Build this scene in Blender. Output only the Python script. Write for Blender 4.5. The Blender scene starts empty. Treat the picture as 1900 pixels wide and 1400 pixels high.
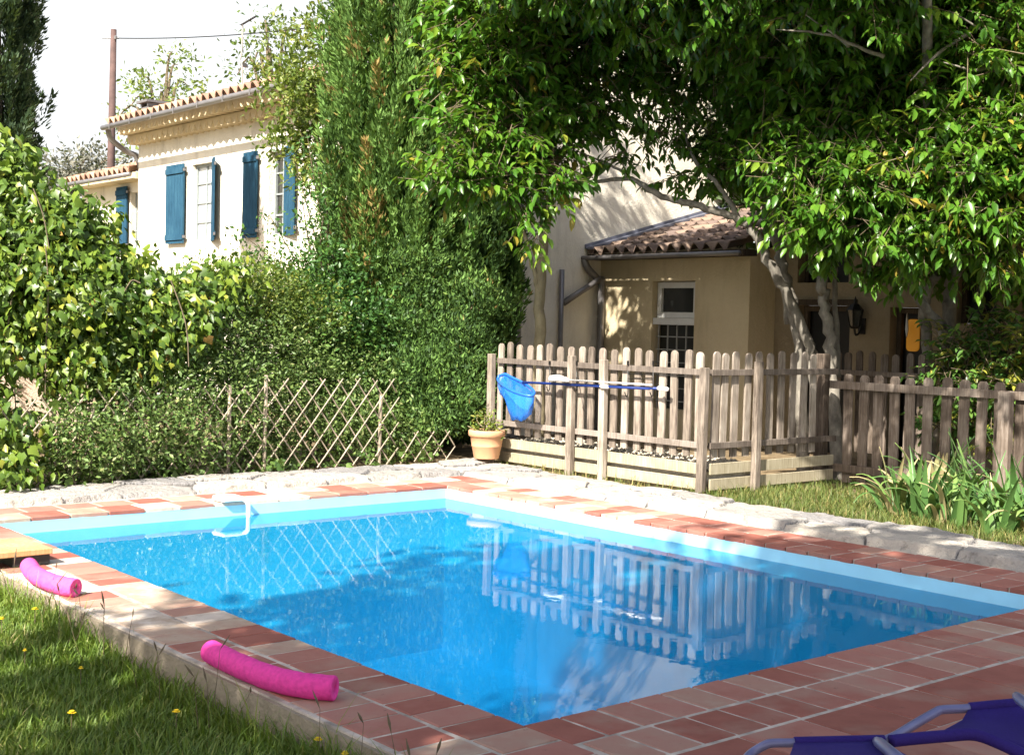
import bpy, math, random
import numpy as np
from mathutils import Vector, Matrix

# ------------------------------------------------------------------ camera, world, sun, exposure
S = bpy.context.scene
COL = S.collection
FPX, PITCH, ROLL, EYE = 2450.0, math.radians(2.36), math.radians(1.34), 1.5
_F = np.array([0, math.cos(PITCH), -math.sin(PITCH)])
_U0 = np.array([0, math.sin(PITCH), math.cos(PITCH)])
_R0 = np.array([1.0, 0, 0])
_R = math.cos(ROLL) * _R0 + math.sin(ROLL) * _U0
_U = -math.sin(ROLL) * _R0 + math.cos(ROLL) * _U0
EYEP = np.array([0, 0, EYE])
cam = bpy.data.objects.new('camera', bpy.data.cameras.new('camera'))
COL.objects.link(cam)
cam.data.sensor_width = 36
cam.data.lens = 36 * FPX / 1900
cam.data.clip_start = .05
cam.data.clip_end = 2000
m = Matrix.Identity(4)
for i in range(3):
    m[i][0], m[i][1], m[i][2], m[i][3] = _R[i], _U[i], -_F[i], EYEP[i]
cam.matrix_world = m
S.camera = cam

SUN_AZ, SUN_EL = math.radians(63), math.radians(42)      # direction the light travels (from +X), height
LDIR = Vector((math.cos(SUN_AZ) * math.cos(SUN_EL), math.sin(SUN_AZ) * math.cos(SUN_EL), -math.sin(SUN_EL)))
W_ = bpy.data.worlds.new('World'); S.world = W_; W_.use_nodes = True
nt = W_.node_tree
sky = nt.nodes.new('ShaderNodeTexSky'); sky.sky_type = 'NISHITA'; sky.sun_disc = False
sky.sun_elevation = SUN_EL
sky.sun_rotation = math.atan2(-LDIR.x, -LDIR.y) % (2 * math.pi)
sky.dust_density = 4.0; sky.air_density = 1.0; sky.ozone_density = 1.0
bg = nt.nodes['Background']; bg.inputs[1].default_value = .088
# summer haze: the sky pales to white towards the horizon
tc_ = nt.nodes.new('ShaderNodeTexCoord'); sx_ = nt.nodes.new('ShaderNodeSeparateXYZ'); nt.links.new(tc_.outputs['Generated'], sx_.inputs[0])
hz_ = nt.nodes.new('ShaderNodeMapRange'); hz_.inputs['From Min'].default_value = .22; hz_.inputs['From Max'].default_value = .6
hz_.inputs['To Min'].default_value = .95; hz_.inputs['To Max'].default_value = .05; nt.links.new(sx_.outputs[2], hz_.inputs[0])
hm_ = nt.nodes.new('ShaderNodeMix'); hm_.data_type = 'RGBA'; nt.links.new(hz_.outputs[0], hm_.inputs[0])
nt.links.new(sky.outputs[0], hm_.inputs[6]); hm_.inputs[7].default_value = (4.9, 5.0, 5.1, 1)
nt.links.new(hm_.outputs[2], bg.inputs[0])
sl = bpy.data.lights.new('sun', 'SUN'); sl.energy = 5.0; sl.angle = math.radians(.5); sl.color = (1, .93, .82)
sun = bpy.data.objects.new('sun', sl); COL.objects.link(sun)
sun.rotation_euler = LDIR.to_track_quat('-Z', 'Y').to_euler()
S.view_settings.view_transform = 'Standard'; S.view_settings.look = 'None'
S.view_settings.exposure = 1.5; S.view_settings.gamma = 1
S.render.engine = 'CYCLES'
S.cycles.max_bounces = 8; S.cycles.transparent_max_bounces = 16
S.cycles.diffuse_bounces = 3; S.cycles.glossy_bounces = 3; S.cycles.transmission_bounces = 4
S.cycles.use_denoising = True
S.cycles.sample_clamp_indirect = 6

# ------------------------------------------------------------------ survey helpers (photo measurements -> metres)
rng = np.random.default_rng(7)
random.seed(7)
def ray(x, y): return _F + (x - 950) / FPX * _R - (y - 700) / FPX * _U
def gnd(x, y, z=0.0):
    d = ray(x, y); return EYEP + d * (z - EYE) / d[2]
def at(x, y, Y):
    d = ray(x, y); return EYEP + d * Y / d[1]
N0 = gnd(970, 1345)                       # near corner of the pool
UA, VA = math.radians(130), math.radians(40)
u = np.array([math.cos(UA), math.sin(UA), 0]); v = np.array([math.cos(VA), math.sin(VA), 0])
ez = np.array([0, 0, 1.0])
PA, PB = 5.9, 4.1                         # pool length (a) and width (b)
WATER = -.115
def W(a, b, z=0.0): return N0 + a * u + b * v + z * ez
def ab(P): return float((P - N0) @ u), float((P - N0) @ v)
def pxb(x, y, b):                         # where the sight line meets the plane b = const -> (a, z)
    d = ray(x, y); t = (b - (EYEP - N0) @ v) / (d @ v); P = EYEP + d * t
    return float((P - N0) @ u), float(P[2])
def pxa(x, y, a):
    d = ray(x, y); t = (a - (EYEP - N0) @ u) / (d @ u); P = EYEP + d * t
    return float((P - N0) @ v), float(P[2])

# ------------------------------------------------------------------ objects
def tag(o, label=None, cat=None, group=None, kind=None):
    if label: o['label'] = label
    if cat: o['category'] = cat
    if group: o['group'] = group
    if kind: o['kind'] = kind
    return o
def empty(name, loc, label, cat, group=None):
    o = bpy.data.objects.new(name, None); COL.objects.link(o)
    o.location = Vector([float(c) for c in loc]); o.empty_display_size = .1
    return tag(o, label, cat, group)
def link_mesh(name, me, mat, parent=None):
    o = bpy.data.objects.new(name, me); COL.objects.link(o)
    if mat: me.materials.append(mat)
    if parent: o.parent = parent
    return o
def copy_tree(o, parent=None):
    c = o.copy(); COL.objects.link(c)
    if parent: c.parent = parent
    for ch in list(o.children): copy_tree(ch, c)
    return c
def np_mesh(name, V, faces_flat, starts, totals, tint=None, smooth=False):
    me = bpy.data.meshes.new(name)
    V = np.asarray(V, dtype=np.float32).reshape(-1, 3)
    me.vertices.add(len(V)); me.vertices.foreach_set('co', V.ravel())
    me.loops.add(len(faces_flat)); me.loops.foreach_set('vertex_index', np.asarray(faces_flat, dtype=np.int32))
    me.polygons.add(len(starts)); me.polygons.foreach_set('loop_start', np.asarray(starts, dtype=np.int32))
    me.polygons.foreach_set('loop_total', np.asarray(totals, dtype=np.int32))
    if smooth: me.polygons.foreach_set('use_smooth', np.ones(len(starts), dtype=bool))
    if tint is not None:
        at_ = me.attributes.new('tint', 'FLOAT', 'POINT'); at_.data.foreach_set('value', np.asarray(tint, dtype=np.float32))
    me.update(calc_edges=True); me.validate()
    return me
class MB:
    """collects shapes in world space; build() links them as one mesh object, in its root's own space"""
    def __init__(s): s.V = []; s.F = []; s.T = []
    def add(s, vs, fs, tint=.5):
        k = len(s.V); s.V += [tuple(float(c) for c in p) for p in vs]
        s.F += [tuple(i + k for i in f) for f in fs]; s.T += [tint] * len(vs)
    def hexa(s, p, tint=.5):          # p: 8 points, bottom loop then top loop
        s.add(p, [(3, 2, 1, 0), (4, 5, 6, 7), (0, 1, 5, 4), (1, 2, 6, 5), (2, 3, 7, 6), (3, 0, 4, 7)], tint)
    def obox(s, o, e1, e2, e3, tint=.5):   # corner o and three edge vectors
        o, e1, e2, e3 = map(np.asarray, (o, e1, e2, e3))
        s.hexa([o, o + e1, o + e1 + e2, o + e2, o + e3, o + e1 + e3, o + e1 + e2 + e3, o + e2 + e3], tint)
    def prism(s, poly, ext, tint=.5):      # polygon (list of 3d points) pushed along ext
        n = len(poly); poly = [np.asarray(p) for p in poly]; ext = np.asarray(ext)
        s.add(poly + [p + ext for p in poly], [tuple(range(n - 1, -1, -1)), tuple(range(n, 2 * n))] +
              [(i, (i + 1) % n, n + (i + 1) % n, n + i) for i in range(n)], tint)
    def tube(s, pts, rad, seg=8, cap=True, tint=.5):
        pts = [np.asarray(p, dtype=float) for p in pts]; n = len(pts)
        if not hasattr(rad, '__len__'): rad = [rad] * n
        ref = np.array([0.31, 0.17, .93]); vs = []; prev = None
        for i, p in enumerate(pts):
            t = pts[min(i + 1, n - 1)] - pts[max(i - 1, 0)]; t = t / (np.linalg.norm(t) + 1e-9)
            x = (ref if prev is None else prev); x = x - t * (x @ t)
            if np.linalg.norm(x) < 1e-3: x = np.cross(t, [1, 0, 0])
            x = x / np.linalg.norm(x); prev = x; y = np.cross(t, x)
            for k in range(seg):
                q = 2 * math.pi * k / seg; vs.append(p + rad[i] * (math.cos(q) * x + math.sin(q) * y))
        fs = []
        for i in range(n - 1):
            for k in range(seg):
                a, b = i * seg + k, i * seg + (k + 1) % seg; fs.append((a, b, b + seg, a + seg))
        if cap: fs += [tuple(range(seg - 1, -1, -1)), tuple(range((n - 1) * seg, n * seg))]
        s.add(vs, fs, tint)
    def lathe(s, c, prof, seg=32, tint=.5):   # prof: (radius, z)
        vs = []; fs = []; c = np.asarray(c)
        for r, z in prof:
            for k in range(seg):
                q = 2 * math.pi * k / seg; vs.append(c + np.array([r * math.cos(q), r * math.sin(q), z]))
        for i in range(len(prof) - 1):
            for k in range(seg):
                a, b = i * seg + k, i * seg + (k + 1) % seg; fs.append((a, b, b + seg, a + seg))
        s.add(vs, fs, tint)
    def build(s, name, mat, parent=None, smooth=False, bevel=0.0):
        off = np.array(parent_world(parent)) if parent else np.zeros(3)
        me = bpy.data.meshes.new(name)
        me.from_pydata([tuple(np.asarray(p) - off) for p in s.V], [], s.F)
        at_ = me.attributes.new('tint', 'FLOAT', 'POINT'); at_.data.foreach_set('value', np.asarray(s.T, dtype=np.float32))
        if smooth:
            me.polygons.foreach_set('use_smooth', [True] * len(me.polygons))
        me.update()
        o = link_mesh(name, me, mat, parent)
        if bevel:
            b = o.modifiers.new('bevel', 'BEVEL'); b.width = bevel; b.segments = 2; b.limit_method = 'ANGLE'
        return o
def parent_world(p):
    x = np.zeros(3)
    while p is not None: x = x + np.array(p.location); p = p.parent
    return x
def spline(pts, n=8):
    """Catmull-Rom through points"""
    P = [np.asarray(p, dtype=float) for p in pts]; out = []
    for i in range(len(P) - 1):
        p0, p1, p2, p3 = P[max(i - 1, 0)], P[i], P[i + 1], P[min(i + 2, len(P) - 1)]
        for k in range(n):
            t = k / n
            out.append(.5 * (2 * p1 + (p2 - p0) * t + (2 * p0 - 5 * p1 + 4 * p2 - p3) * t * t + (3 * p1 - p0 - 3 * p2 + p3) * t ** 3))
    out.append(P[-1]); return out
def lerp_list(vals, n):
    vals = np.asarray(vals, dtype=float); return list(np.interp(np.linspace(0, len(vals) - 1, n), np.arange(len(vals)), vals))

# ------------------------------------------------------------------ materials
def new_mat(name):
    mt = bpy.data.materials.new(name); mt.use_nodes = True; t = mt.node_tree
    return mt, t, t.nodes['Principled BSDF']
def N(t, kind, **kw):
    n = t.nodes.new('ShaderNode' + kind)
    for k, val in kw.items(): setattr(n, k, val)
    return n
def ramp(t, stops, src, interp='LINEAR'):
    r = N(t, 'ValToRGB'); cr = r.color_ramp; cr.interpolation = interp
    while len(cr.elements) < len(stops): cr.elements.new(.5)
    for e, (p, c) in zip(cr.elements, stops): e.position = p; e.color = (*c, 1)
    t.links.new(src, r.inputs[0]); return r.outputs[0]
def noise(t, scale, detail=4, rough=.55, vec=None, stretch=None, dist=0):
    n = N(t, 'TexNoise'); n.inputs['Scale'].default_value = scale; n.inputs['Detail'].default_value = detail
    n.inputs['Roughness'].default_value = rough; n.inputs['Distortion'].default_value = dist
    if vec is None:
        tc = N(t, 'TexCoord'); vec = tc.outputs['Object']
    if stretch:
        mp = N(t, 'Mapping'); mp.inputs['Scale'].default_value = stretch; t.links.new(vec, mp.inputs[0]); vec = mp.outputs[0]
    t.links.new(vec, n.inputs['Vector']); return n.outputs['Fac']
def bump(t, bsdf, h, strength=.4, dist=.01):
    b = N(t, 'Bump'); b.inputs['Strength'].default_value = strength; b.inputs['Distance'].default_value = dist
    t.links.new(h, b.inputs['Height']); t.links.new(b.outputs[0], bsdf.inputs['Normal'])
def mixc(t, fac, a, b, mode='MIX'):
    n = N(t, 'Mix', data_type='RGBA', blend_type=mode)
    for k, s in (('A', a), ('B', b)):
        i = [x for x in n.inputs if x.name == k and x.type == 'RGBA'][0]
        if isinstance(s, tuple): i.default_value = (*s, 1)
        else: t.links.new(s, i)
    f = [x for x in n.inputs if x.name == 'Factor' and x.type == 'VALUE'][0]
    if isinstance(fac, (int, float)): f.default_value = fac
    else: t.links.new(fac, f)
    return [x for x in n.outputs if x.type == 'RGBA'][0]
def attr(t, name='tint'):
    a = N(t, 'Attribute'); a.attribute_name = name; return a.outputs['Fac']
def add(t, a, b, op='ADD', clamp=False):
    n = N(t, 'Math', operation=op, use_clamp=clamp)
    for i, s in enumerate((a, b)):
        if isinstance(s, (int, float)): n.inputs[i].default_value = s
        else: t.links.new(s, n.inputs[i])
    return n.outputs[0]
def plain(name, c, rough=.5, metal=0, spec=.5, mottled=.0, sc=20, bmp=0):
    mt, t, b = new_mat(name)
    b.inputs['Roughness'].default_value = rough; b.inputs['Metallic'].default_value = metal
    b.inputs['Specular IOR Level'].default_value = spec
    f = noise(t, sc)
    d = tuple(x * (1 - mottled) for x in c); l = tuple(min(1, x * (1 + mottled)) for x in c)
    t.links.new(ramp(t, [(.3, d), (.7, l)], f), b.inputs['Base Color'])
    if bmp: bump(t, b, f, bmp, .01)
    return mt
def leaf_mat(name, stops, rough=.42, trans=.28, spec=.45):
    mt, t, b = new_mat(name)
    c = ramp(t, stops, attr(t))
    t.links.new(c, b.inputs['Base Color']); b.inputs['Roughness'].default_value = rough
    b.inputs['Specular IOR Level'].default_value = spec
    tr = N(t, 'BsdfTranslucent'); t.links.new(mixc(t, .5, c, (.22, .32, .02)), tr.inputs[0])
    mx = N(t, 'MixShader'); mx.inputs[0].default_value = trans
    t.links.new(b.outputs[0], mx.inputs[1]); t.links.new(tr.outputs[0], mx.inputs[2])
    t.links.new(mx.outputs[0], t.nodes['Material Output'].inputs[0]); return mt
M = {}
M['tree_leaf'] = leaf_mat('tree_leaf', [(0, (.028, .085, .01)), (.45, (.06, .165, .016)), (.85, (.13, .26, .026)), (.97, (.2, .28, .03)), (1, (.3, .24, .04))], .34, .34)
M['ivy_leaf'] = leaf_mat('ivy_leaf', [(0, (.03, .07, .01)), (.5, (.09, .16, .02)), (.85, (.18, .25, .032)), (.97, (.3, .3, .04)), (1, (.35, .2, .05))], .4, .25)
M['hedge_leaf'] = leaf_mat('hedge_leaf', [(0, (.04, .085, .02)), (.5, (.105, .18, .04)), (.9, (.21, .28, .09)), (1, (.36, .3, .16))], .5, .22)
M['shrub_leaf'] = leaf_mat('shrub_leaf', [(0, (.03, .08, .02)), (.6, (.055, .14, .03)), (.95, (.12, .22, .04)), (1, (.25, .25, .04))], .38, .25)
M['loose_leaf'] = leaf_mat('loose_leaf', [(0, (.05, .09, .02)), (.5, (.10, .15, .025)), (.9, (.2, .24, .04)), (1, (.3, .24, .07))], .45, .3)
M['cypress_leaf'] = leaf_mat('cypress_leaf', [(0, (.022, .05, .015)), (.45, (.07, .14, .032)), (.85, (.15, .27, .06)), (.97, (.16, .21, .05)), (1, (.28, .2, .07))], .6, .15, .25)
M['dark_cypress_leaf'] = leaf_mat('dark_cypress_leaf', [(0, (.02, .04, .02)), (.5, (.035, .065, .03)), (1, (.07, .11, .045))], .6, .12, .25)
M['pale_leaf'] = leaf_mat('pale_leaf', [(0, (.10, .15, .04)), (.5, (.18, .25, .06)), (1, (.3, .33, .09))], .5, .4)
M['grey_leaf'] = leaf_mat('grey_leaf', [(0, (.10, .10, .085)), (.6, (.17, .17, .14)), (1, (.25, .23, .18))], .7, .2)
M['dark_leaf'] = leaf_mat('dark_leaf', [(0, (.012, .03, .008)), (.6, (.022, .05, .012)), (1, (.05, .09, .02))], .5, .2)
M['iris_leaf'] = leaf_mat('iris_leaf', [(0, (.05, .12, .035)), (.6, (.09, .19, .05)), (.9, (.17, .27, .07)), (1, (.45, .38, .2))], .42, .22)
M['grass'] = leaf_mat('grass', [(0, (.06, .12, .012)), (.5, (.13, .215, .025)), (.85, (.25, .28, .055)), (1, (.45, .38, .17))], .5, .3)
M['dry_grass'] = leaf_mat('dry_grass', [(0, (.06, .10, .02)), (.45, (.11, .15, .03)), (.75, (.3, .24, .09)), (1, (.5, .38, .17))], .6, .25)

def bark_mat(name, d, l, sc=14):
    mt, t, b = new_mat(name); f = noise(t, sc, 6, .65, stretch=(1, 1, .45)); g = noise(t, 5, 3)
    c = ramp(t, [(.3, d), (.52, tuple((x + y) / 2 for x, y in zip(d, l))), (.68, l)], add(t, add(t, f, .65, 'MULTIPLY'), add(t, g, .38, 'MULTIPLY')))
    t.links.new(c, b.inputs['Base Color']); b.inputs['Roughness'].default_value = .85; bump(t, b, f, .6, .012); return mt
M['bark'] = bark_mat('bark', (.045, .038, .03), (.3, .275, .23))
M['pale_bark'] = bark_mat('pale_bark', (.16, .13, .075), (.34, .29, .18))
M['twig'] = plain('twig', (.13, .10, .06), .8, mottled=.4)

def wood_mat(name, d, mid, l, sc=9):
    mt, t, b = new_mat(name)
    tc = N(t, 'TexCoord'); oi = N(t, 'ObjectInfo')
    cx = N(t, 'CombineXYZ')
    for k in range(3): t.links.new(add(t, oi.outputs['Random'], 37.0 * (k + 1), 'MULTIPLY'), cx.inputs[k])
    va = N(t, 'VectorMath', operation='ADD'); t.links.new(tc.outputs['Object'], va.inputs[0]); t.links.new(cx.outputs[0], va.inputs[1])
    f = noise(t, sc, 6, .7, vec=va.outputs[0], stretch=(6, 6, .5), dist=.6)
    g = noise(t, 3.2, 3, .5, vec=va.outputs[0])
    k = add(t, add(t, f, .6, 'MULTIPLY'), add(t, add(t, g, .35, 'MULTIPLY'), add(t, oi.outputs['Random'], .16, 'MULTIPLY')))
    t.links.new(ramp(t, [(.4, d), (.56, mid), (.72, l)], k), b.inputs['Base Color'])
    b.inputs['Roughness'].default_value = .85; b.inputs['Specular IOR Level'].default_value = .2
    bump(t, b, f, .35, .004); return mt
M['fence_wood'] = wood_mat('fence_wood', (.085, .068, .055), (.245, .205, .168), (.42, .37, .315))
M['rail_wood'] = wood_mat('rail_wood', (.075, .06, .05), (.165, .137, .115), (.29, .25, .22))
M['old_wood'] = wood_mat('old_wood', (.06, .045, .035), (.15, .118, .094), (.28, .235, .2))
M['kick_wood'] = wood_mat('kick_wood', (.2, .17, .11), (.34, .3, .21), (.45, .41, .31))
M['plank_wood'] = wood_mat('plank_wood', (.34, .17, .07), (.5, .29, .13), (.62, .42, .22))
M['cane'] = plain('cane', (.34, .28, .21), .7, mottled=.45, sc=8)
M['shutter_blue'] = wood_mat('shutter_blue', (.009, .04, .075), (.016, .065, .115), (.03, .095, .15))
M['shutter_blue'].name = 'shutter_blue'
M['dark_wood'] = wood_mat('dark_wood', (.03, .02, .014), (.06, .045, .03), (.1, .075, .05))

def stucco(name, d, l, bmp=.5):
    mt, t, b = new_mat(name)
    f = noise(t, 1.1, 8, .65); g = noise(t, 38, 4, .6); h = noise(t, 6, 5, .7)
    c = ramp(t, [(.3, d), (.7, l)], add(t, add(t, f, .6, 'MULTIPLY'), add(t, add(t, g, .2, 'MULTIPLY'), add(t, h, .2, 'MULTIPLY'))))
    st = noise(t, 2.2, 6, .65, stretch=(1, 1, .22))
    c = mixc(t, ramp(t, [(.54, (0, 0, 0)), (.75, (.55, .55, .55))], st), c, tuple(x * .55 for x in d))
    t.links.new(c, b.inputs['Base Color'])
    b.inputs['Roughness'].default_value = .95; b.inputs['Specular IOR Level'].default_value = .15
    bump(t, b, add(t, g, h), bmp, .015); return mt
M['stucco_light'] = stucco('stucco_light', (.66, .6, .49), (.84, .8, .7), .7)
M['stucco_ochre'] = stucco('stucco_ochre', (.5, .41, .26), (.64, .545, .37))
M['stucco_dim'] = stucco('stucco_dim', (.19, .15, .095), (.27, .22, .145))  # ochre wall with its shade put into a darker base colour
M['garden_wall'] = stucco('garden_wall', (.55, .42, .32), (.75, .64, .52))
M['old_plaster'] = stucco('old_plaster', (.2, .165, .12), (.4, .34, .26), .9)
M['white_render'] = stucco('white_render', (.7, .7, .68), (.82, .82, .8))

def tile_mat(name, stops, dirt=(.08, .06, .05)):
    mt, t, b = new_mat(name)
    f = noise(t, 6, 5, .6); g = noise(t, 40, 3)
    c = ramp(t, stops, add(t, add(t, attr(t), .72, 'MULTIPLY'), add(t, f, .28, 'MULTIPLY')))
    c = mixc(t, ramp(t, [(.52, (0, 0, 0)), (.75, (.75, .75, .75))], noise(t, 3.1, 6, .7)), c, dirt)
    t.links.new(c, b.inputs['Base Color']); b.inputs['Roughness'].default_value = .8; bump(t, b, g, .3, .004); return mt
M['roof_tile'] = tile_mat('roof_tile', [(0, (.2, .1, .07)), (.5, (.33, .19, .13)), (1, (.5, .34, .23))])
M['shaded_roof_tile'] = tile_mat('shaded_roof_tile', [(0, (.1, .075, .068)), (.5, (.175, .12, .095)), (1, (.31, .22, .155))], (.04, .035, .033))  # roof tile darkened so that canopy shade sits in its colour
def brick_mat(name):
    mt, t, b = new_mat(name)
    f = noise(t, 7, 6, .65); g = noise(t, 55, 4, .6); h = noise(t, 2.3, 4, .6)
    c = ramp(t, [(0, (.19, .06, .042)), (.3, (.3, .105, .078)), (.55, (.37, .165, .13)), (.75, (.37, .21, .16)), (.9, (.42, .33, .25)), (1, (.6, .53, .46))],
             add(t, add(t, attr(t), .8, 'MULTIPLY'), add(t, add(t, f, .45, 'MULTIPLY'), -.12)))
    c = mixc(t, ramp(t, [(.5, (0, 0, 0)), (.8, (.8, .8, .8))], h), c, (.36, .26, .2))
    c = mixc(t, ramp(t, [(.62, (0, 0, 0)), (.72, (.7, .7, .7))], noise(t, 19, 5, .7)), c, (.12, .06, .045))
    t.links.new(c, b.inputs['Base Color']); b.inputs['Roughness'].default_value = .72; b.inputs['Specular IOR Level'].default_value = .3
    bump(t, b, add(t, f, add(t, g, .5, 'MULTIPLY')), .35, .006); return mt
M['brick'] = brick_mat('brick')
M['mortar'] = plain('mortar', (.44, .385, .33), .95, mottled=.45, sc=9, bmp=.5)
def stone_mat():
    mt, t, b = new_mat('kerb_stone')
    f = noise(t, 4.5, 8, .65); g = noise(t, 30, 5, .6)
    c = ramp(t, [(.0, (.09, .085, .08)), (.2, (.2, .195, .2)), (.5, (.33, .31, .285)), (.85, (.5, .45, .38))], add(t, add(t, attr(t), .6, 'MULTIPLY'), add(t, f, .42, 'MULTIPLY')))
    c = mixc(t, ramp(t, [(.56, (0, 0, 0)), (.68, (1, 1, 1))], noise(t, 8, 6, .7)), c, (.2, .18, .16))
    t.links.new(c, b.inputs['Base Color']); b.inputs['Roughness'].default_value = .9; bump(t, b, add(t, f, g), .9, .03); return mt
M['stone'] = stone_mat()
def ground_mat(name, stops, sc=3):
    mt, t, b = new_mat(name)
    f = noise(t, sc, 8, .65); g = noise(t, 60, 3)
    t.links.new(ramp(t, stops, add(t, add(t, f, .75, 'MULTIPLY'), add(t, g, .25, 'MULTIPLY'))), b.inputs['Base Color'])
    b.inputs['Roughness'].default_value = 1; b.inputs['Specular IOR Level'].default_value = .1; bump(t, b, g, .6, .02); return mt
M['soil'] = ground_mat('soil', [(.3, (.09, .065, .04)), (.5, (.2, .15, .09)), (.7, (.36, .28, .18))])
M['lawn_soil'] = ground_mat('lawn_soil', [(.3, (.05, .07, .02)), (.55, (.09, .12, .03)), (.75, (.2, .18, .08))])
M['ground'] = ground_mat('ground', [(.3, (.08, .1, .04)), (.7, (.2, .18, .1))], .5)
M['gravel'] = ground_mat('gravel', [(.3, (.3, .26, .2)), (.55, (.5, .45, .37)), (.7, (.68, .63, .55))], 22)
M['liner'] = plain('liner', (.34, .69, .88), .45, mottled=.06, sc=5)
M['zinc'] = plain('zinc', (.2, .19, .19), .45, .4, mottled=.15, sc=4)
M['lead'] = plain('lead', (.16, .17, .22), .5, .3, mottled=.2, sc=6)
M['white_frame'] = plain('white_frame', (.62, .62, .6), .4, mottled=.04)
M['grey_frame'] = plain('grey_frame', (.25, .28, .28), .5, mottled=.1)
M['pale_pane'] = plain('pale_pane', (.62, .66, .68), .12, mottled=.1, sc=2)
M['dark_pane'] = plain('dark_pane', (.03, .032, .03), .06, mottled=.3, sc=1.5)
M['dark_room'] = plain('dark_room', (.008, .007, .006), .5, mottled=.3)
M['iron'] = plain('iron', (.012, .011, .01), .5, .3, mottled=.2)
M['grille'] = plain('grille', (.3, .3, .28), .6, mottled=.1)
M['pole_rust'] = plain('pole_rust', (.085, .05, .045), .85, mottled=.35, sc=4)
M['pink_foam'] = plain('pink_foam', (.74, .055, .33), .75, spec=.2, mottled=.12, sc=45, bmp=.5)
M['pink_foam_light'] = plain('pink_foam_light', (.76, .1, .34), .75, spec=.2, mottled=.14, sc=45, bmp=.5)
M['white_plastic'] = plain('white_plastic', (.82, .82, .8), .3, mottled=.02)
M['black_plastic'] = plain('black_plastic', (.015, .015, .015), .5, mottled=.2)
M['blue_plastic'] = plain('blue_plastic', (.02, .13, .55), .35, mottled=.1)
M['navy_pole'] = plain('navy_pole', (.012, .035, .19), .3, mottled=.1)
M['alu'] = plain('alu', (.7, .7, .7), .35, .6, mottled=.05)
M['terracotta'] = plain('terracotta', (.56, .31, .17), .8, mottled=.12, sc=6, bmp=.1)
M['compost'] = plain('compost', (.1, .06, .035), 1, mottled=.5, sc=40, bmp=1)
M['purple'] = plain('purple', (.026, .012, .15), .75, spec=.25, mottled=.12, sc=160, bmp=.15)
M['lilac_tube'] = plain('lilac_tube', (.17, .17, .32), .35, .2, mottled=.08, sc=14)
M['dandelion'] = plain('dandelion', (.85, .62, .01), .6, mottled=.1)
mt, t, b = new_mat('lamp_glow'); b.inputs['Base Color'].default_value = (.5, .2, .02, 1)
b.inputs['Emission Color'].default_value = (1, .42, .035, 1)
t.links.new(add(t, ramp(t, [(.3, (.5, .5, .5)), (.7, (1, 1, 1))], noise(t, 3)), .09, 'MULTIPLY'), b.inputs['Emission Strength']); M['lamp_glow'] = mt
mt, t, b = new_mat('net_mesh'); b.inputs['Base Color'].default_value = (.015, .2, .75, 1); b.inputs['Roughness'].default_value = .6
tr = N(t, 'BsdfTransparent'); mx = N(t, 'MixShader')
w = N(t, 'TexVoronoi'); w.inputs['Scale'].default_value = 60; tc = N(t, 'TexCoord'); t.links.new(tc.outputs['Object'], w.inputs[0])
t.links.new(ramp(t, [(0, (.3, .3, .3)), (.6, (.7, .7, .7))], w.outputs['Distance']), mx.inputs[0])
t.links.new(tr.outputs[0], mx.inputs[1]); t.links.new(b.outputs[0], mx.inputs[2]); t.links.new(mx.outputs[0], t.nodes['Material Output'].inputs[0]); M['net_mesh'] = mt
# water: Fresnel mirror over clear blue water with a little suspended matter
mt, t, b = new_mat('pool_water')
gl = N(t, 'BsdfGlossy'); gl.inputs['Roughness'].default_value = .0
tp = N(t, 'BsdfTransparent'); tp.inputs[0].default_value = (.16, .68, .93, 1)
df = N(t, 'BsdfDiffuse'); df.inputs[0].default_value = (.02, .4, .68, 1)
fr = N(t, 'Fresnel'); fr.inputs[0].default_value = 1.33
bp = N(t, 'Bump'); bp.inputs['Strength'].default_value = .035; bp.inputs['Distance'].default_value = .01
h1 = noise(t, 7, 3, .5); h2 = noise(t, 42, 2, .5)
t.links.new(add(t, h1, add(t, h2, .10, 'MULTIPLY')), bp.inputs['Height'])
t.links.new(bp.outputs[0], gl.inputs['Normal']); t.links.new(bp.outputs[0], fr.inputs['Normal'])
ma = N(t, 'MixShader'); ma.inputs[0].default_value = .42
t.links.new(tp.outputs[0], ma.inputs[1]); t.links.new(df.outputs[0], ma.inputs[2])
mb = N(t, 'MixShader'); t.links.new(fr.outputs[0], mb.inputs[0])
t.links.new(ma.outputs[0], mb.inputs[1]); t.links.new(gl.outputs[0], mb.inputs[2])
t.links.new(mb.outputs[0], t.nodes['Material Output'].inputs[0]); M['water'] = mt

# ------------------------------------------------------------------ the setting: ground, pool, paving
def grid(name, a0, a1, b0, b1, res, zf, mat, kind='structure', tintf=None, smooth=True):
    A = np.arange(a0, a1 + res * .5, res); B = np.arange(b0, b1 + res * .5, res)
    AA, BB = np.meshgrid(A, B, indexing='ij'); Z = zf(AA, BB)
    V = N0 + AA[..., None] * u + BB[..., None] * v + Z[..., None] * ez
    na, nb = AA.shape; idx = np.arange(na * nb).reshape(na, nb)
    F = np.stack([idx[:-1, :-1], idx[:-1, 1:], idx[1:, 1:], idx[1:, :-1]], -1).reshape(-1, 4)
    me = np_mesh(name, V, F.ravel(), np.arange(len(F)) * 4, np.full(len(F), 4), None if tintf is None else tintf(AA, BB).ravel(), smooth)
    o = link_mesh(name, me, mat); return tag(o, kind=kind)
_ph = rng.uniform(0, 6.28, (12,)); _kk = rng.normal(0, 1, (12, 2))
def wob(A, B, s=1.0):
    z = 0
    for i in range(12): z = z + np.sin(s * (A * _kk[i, 0] + B * _kk[i, 1]) * (1 + .35 * i) + _ph[i]) / (1 + .5 * i)
    return z / 3
mbx = MB()
HO = (-.34, PA + .34, -.34, PB + .34)     # hole for the pool
R_ = 400
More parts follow.
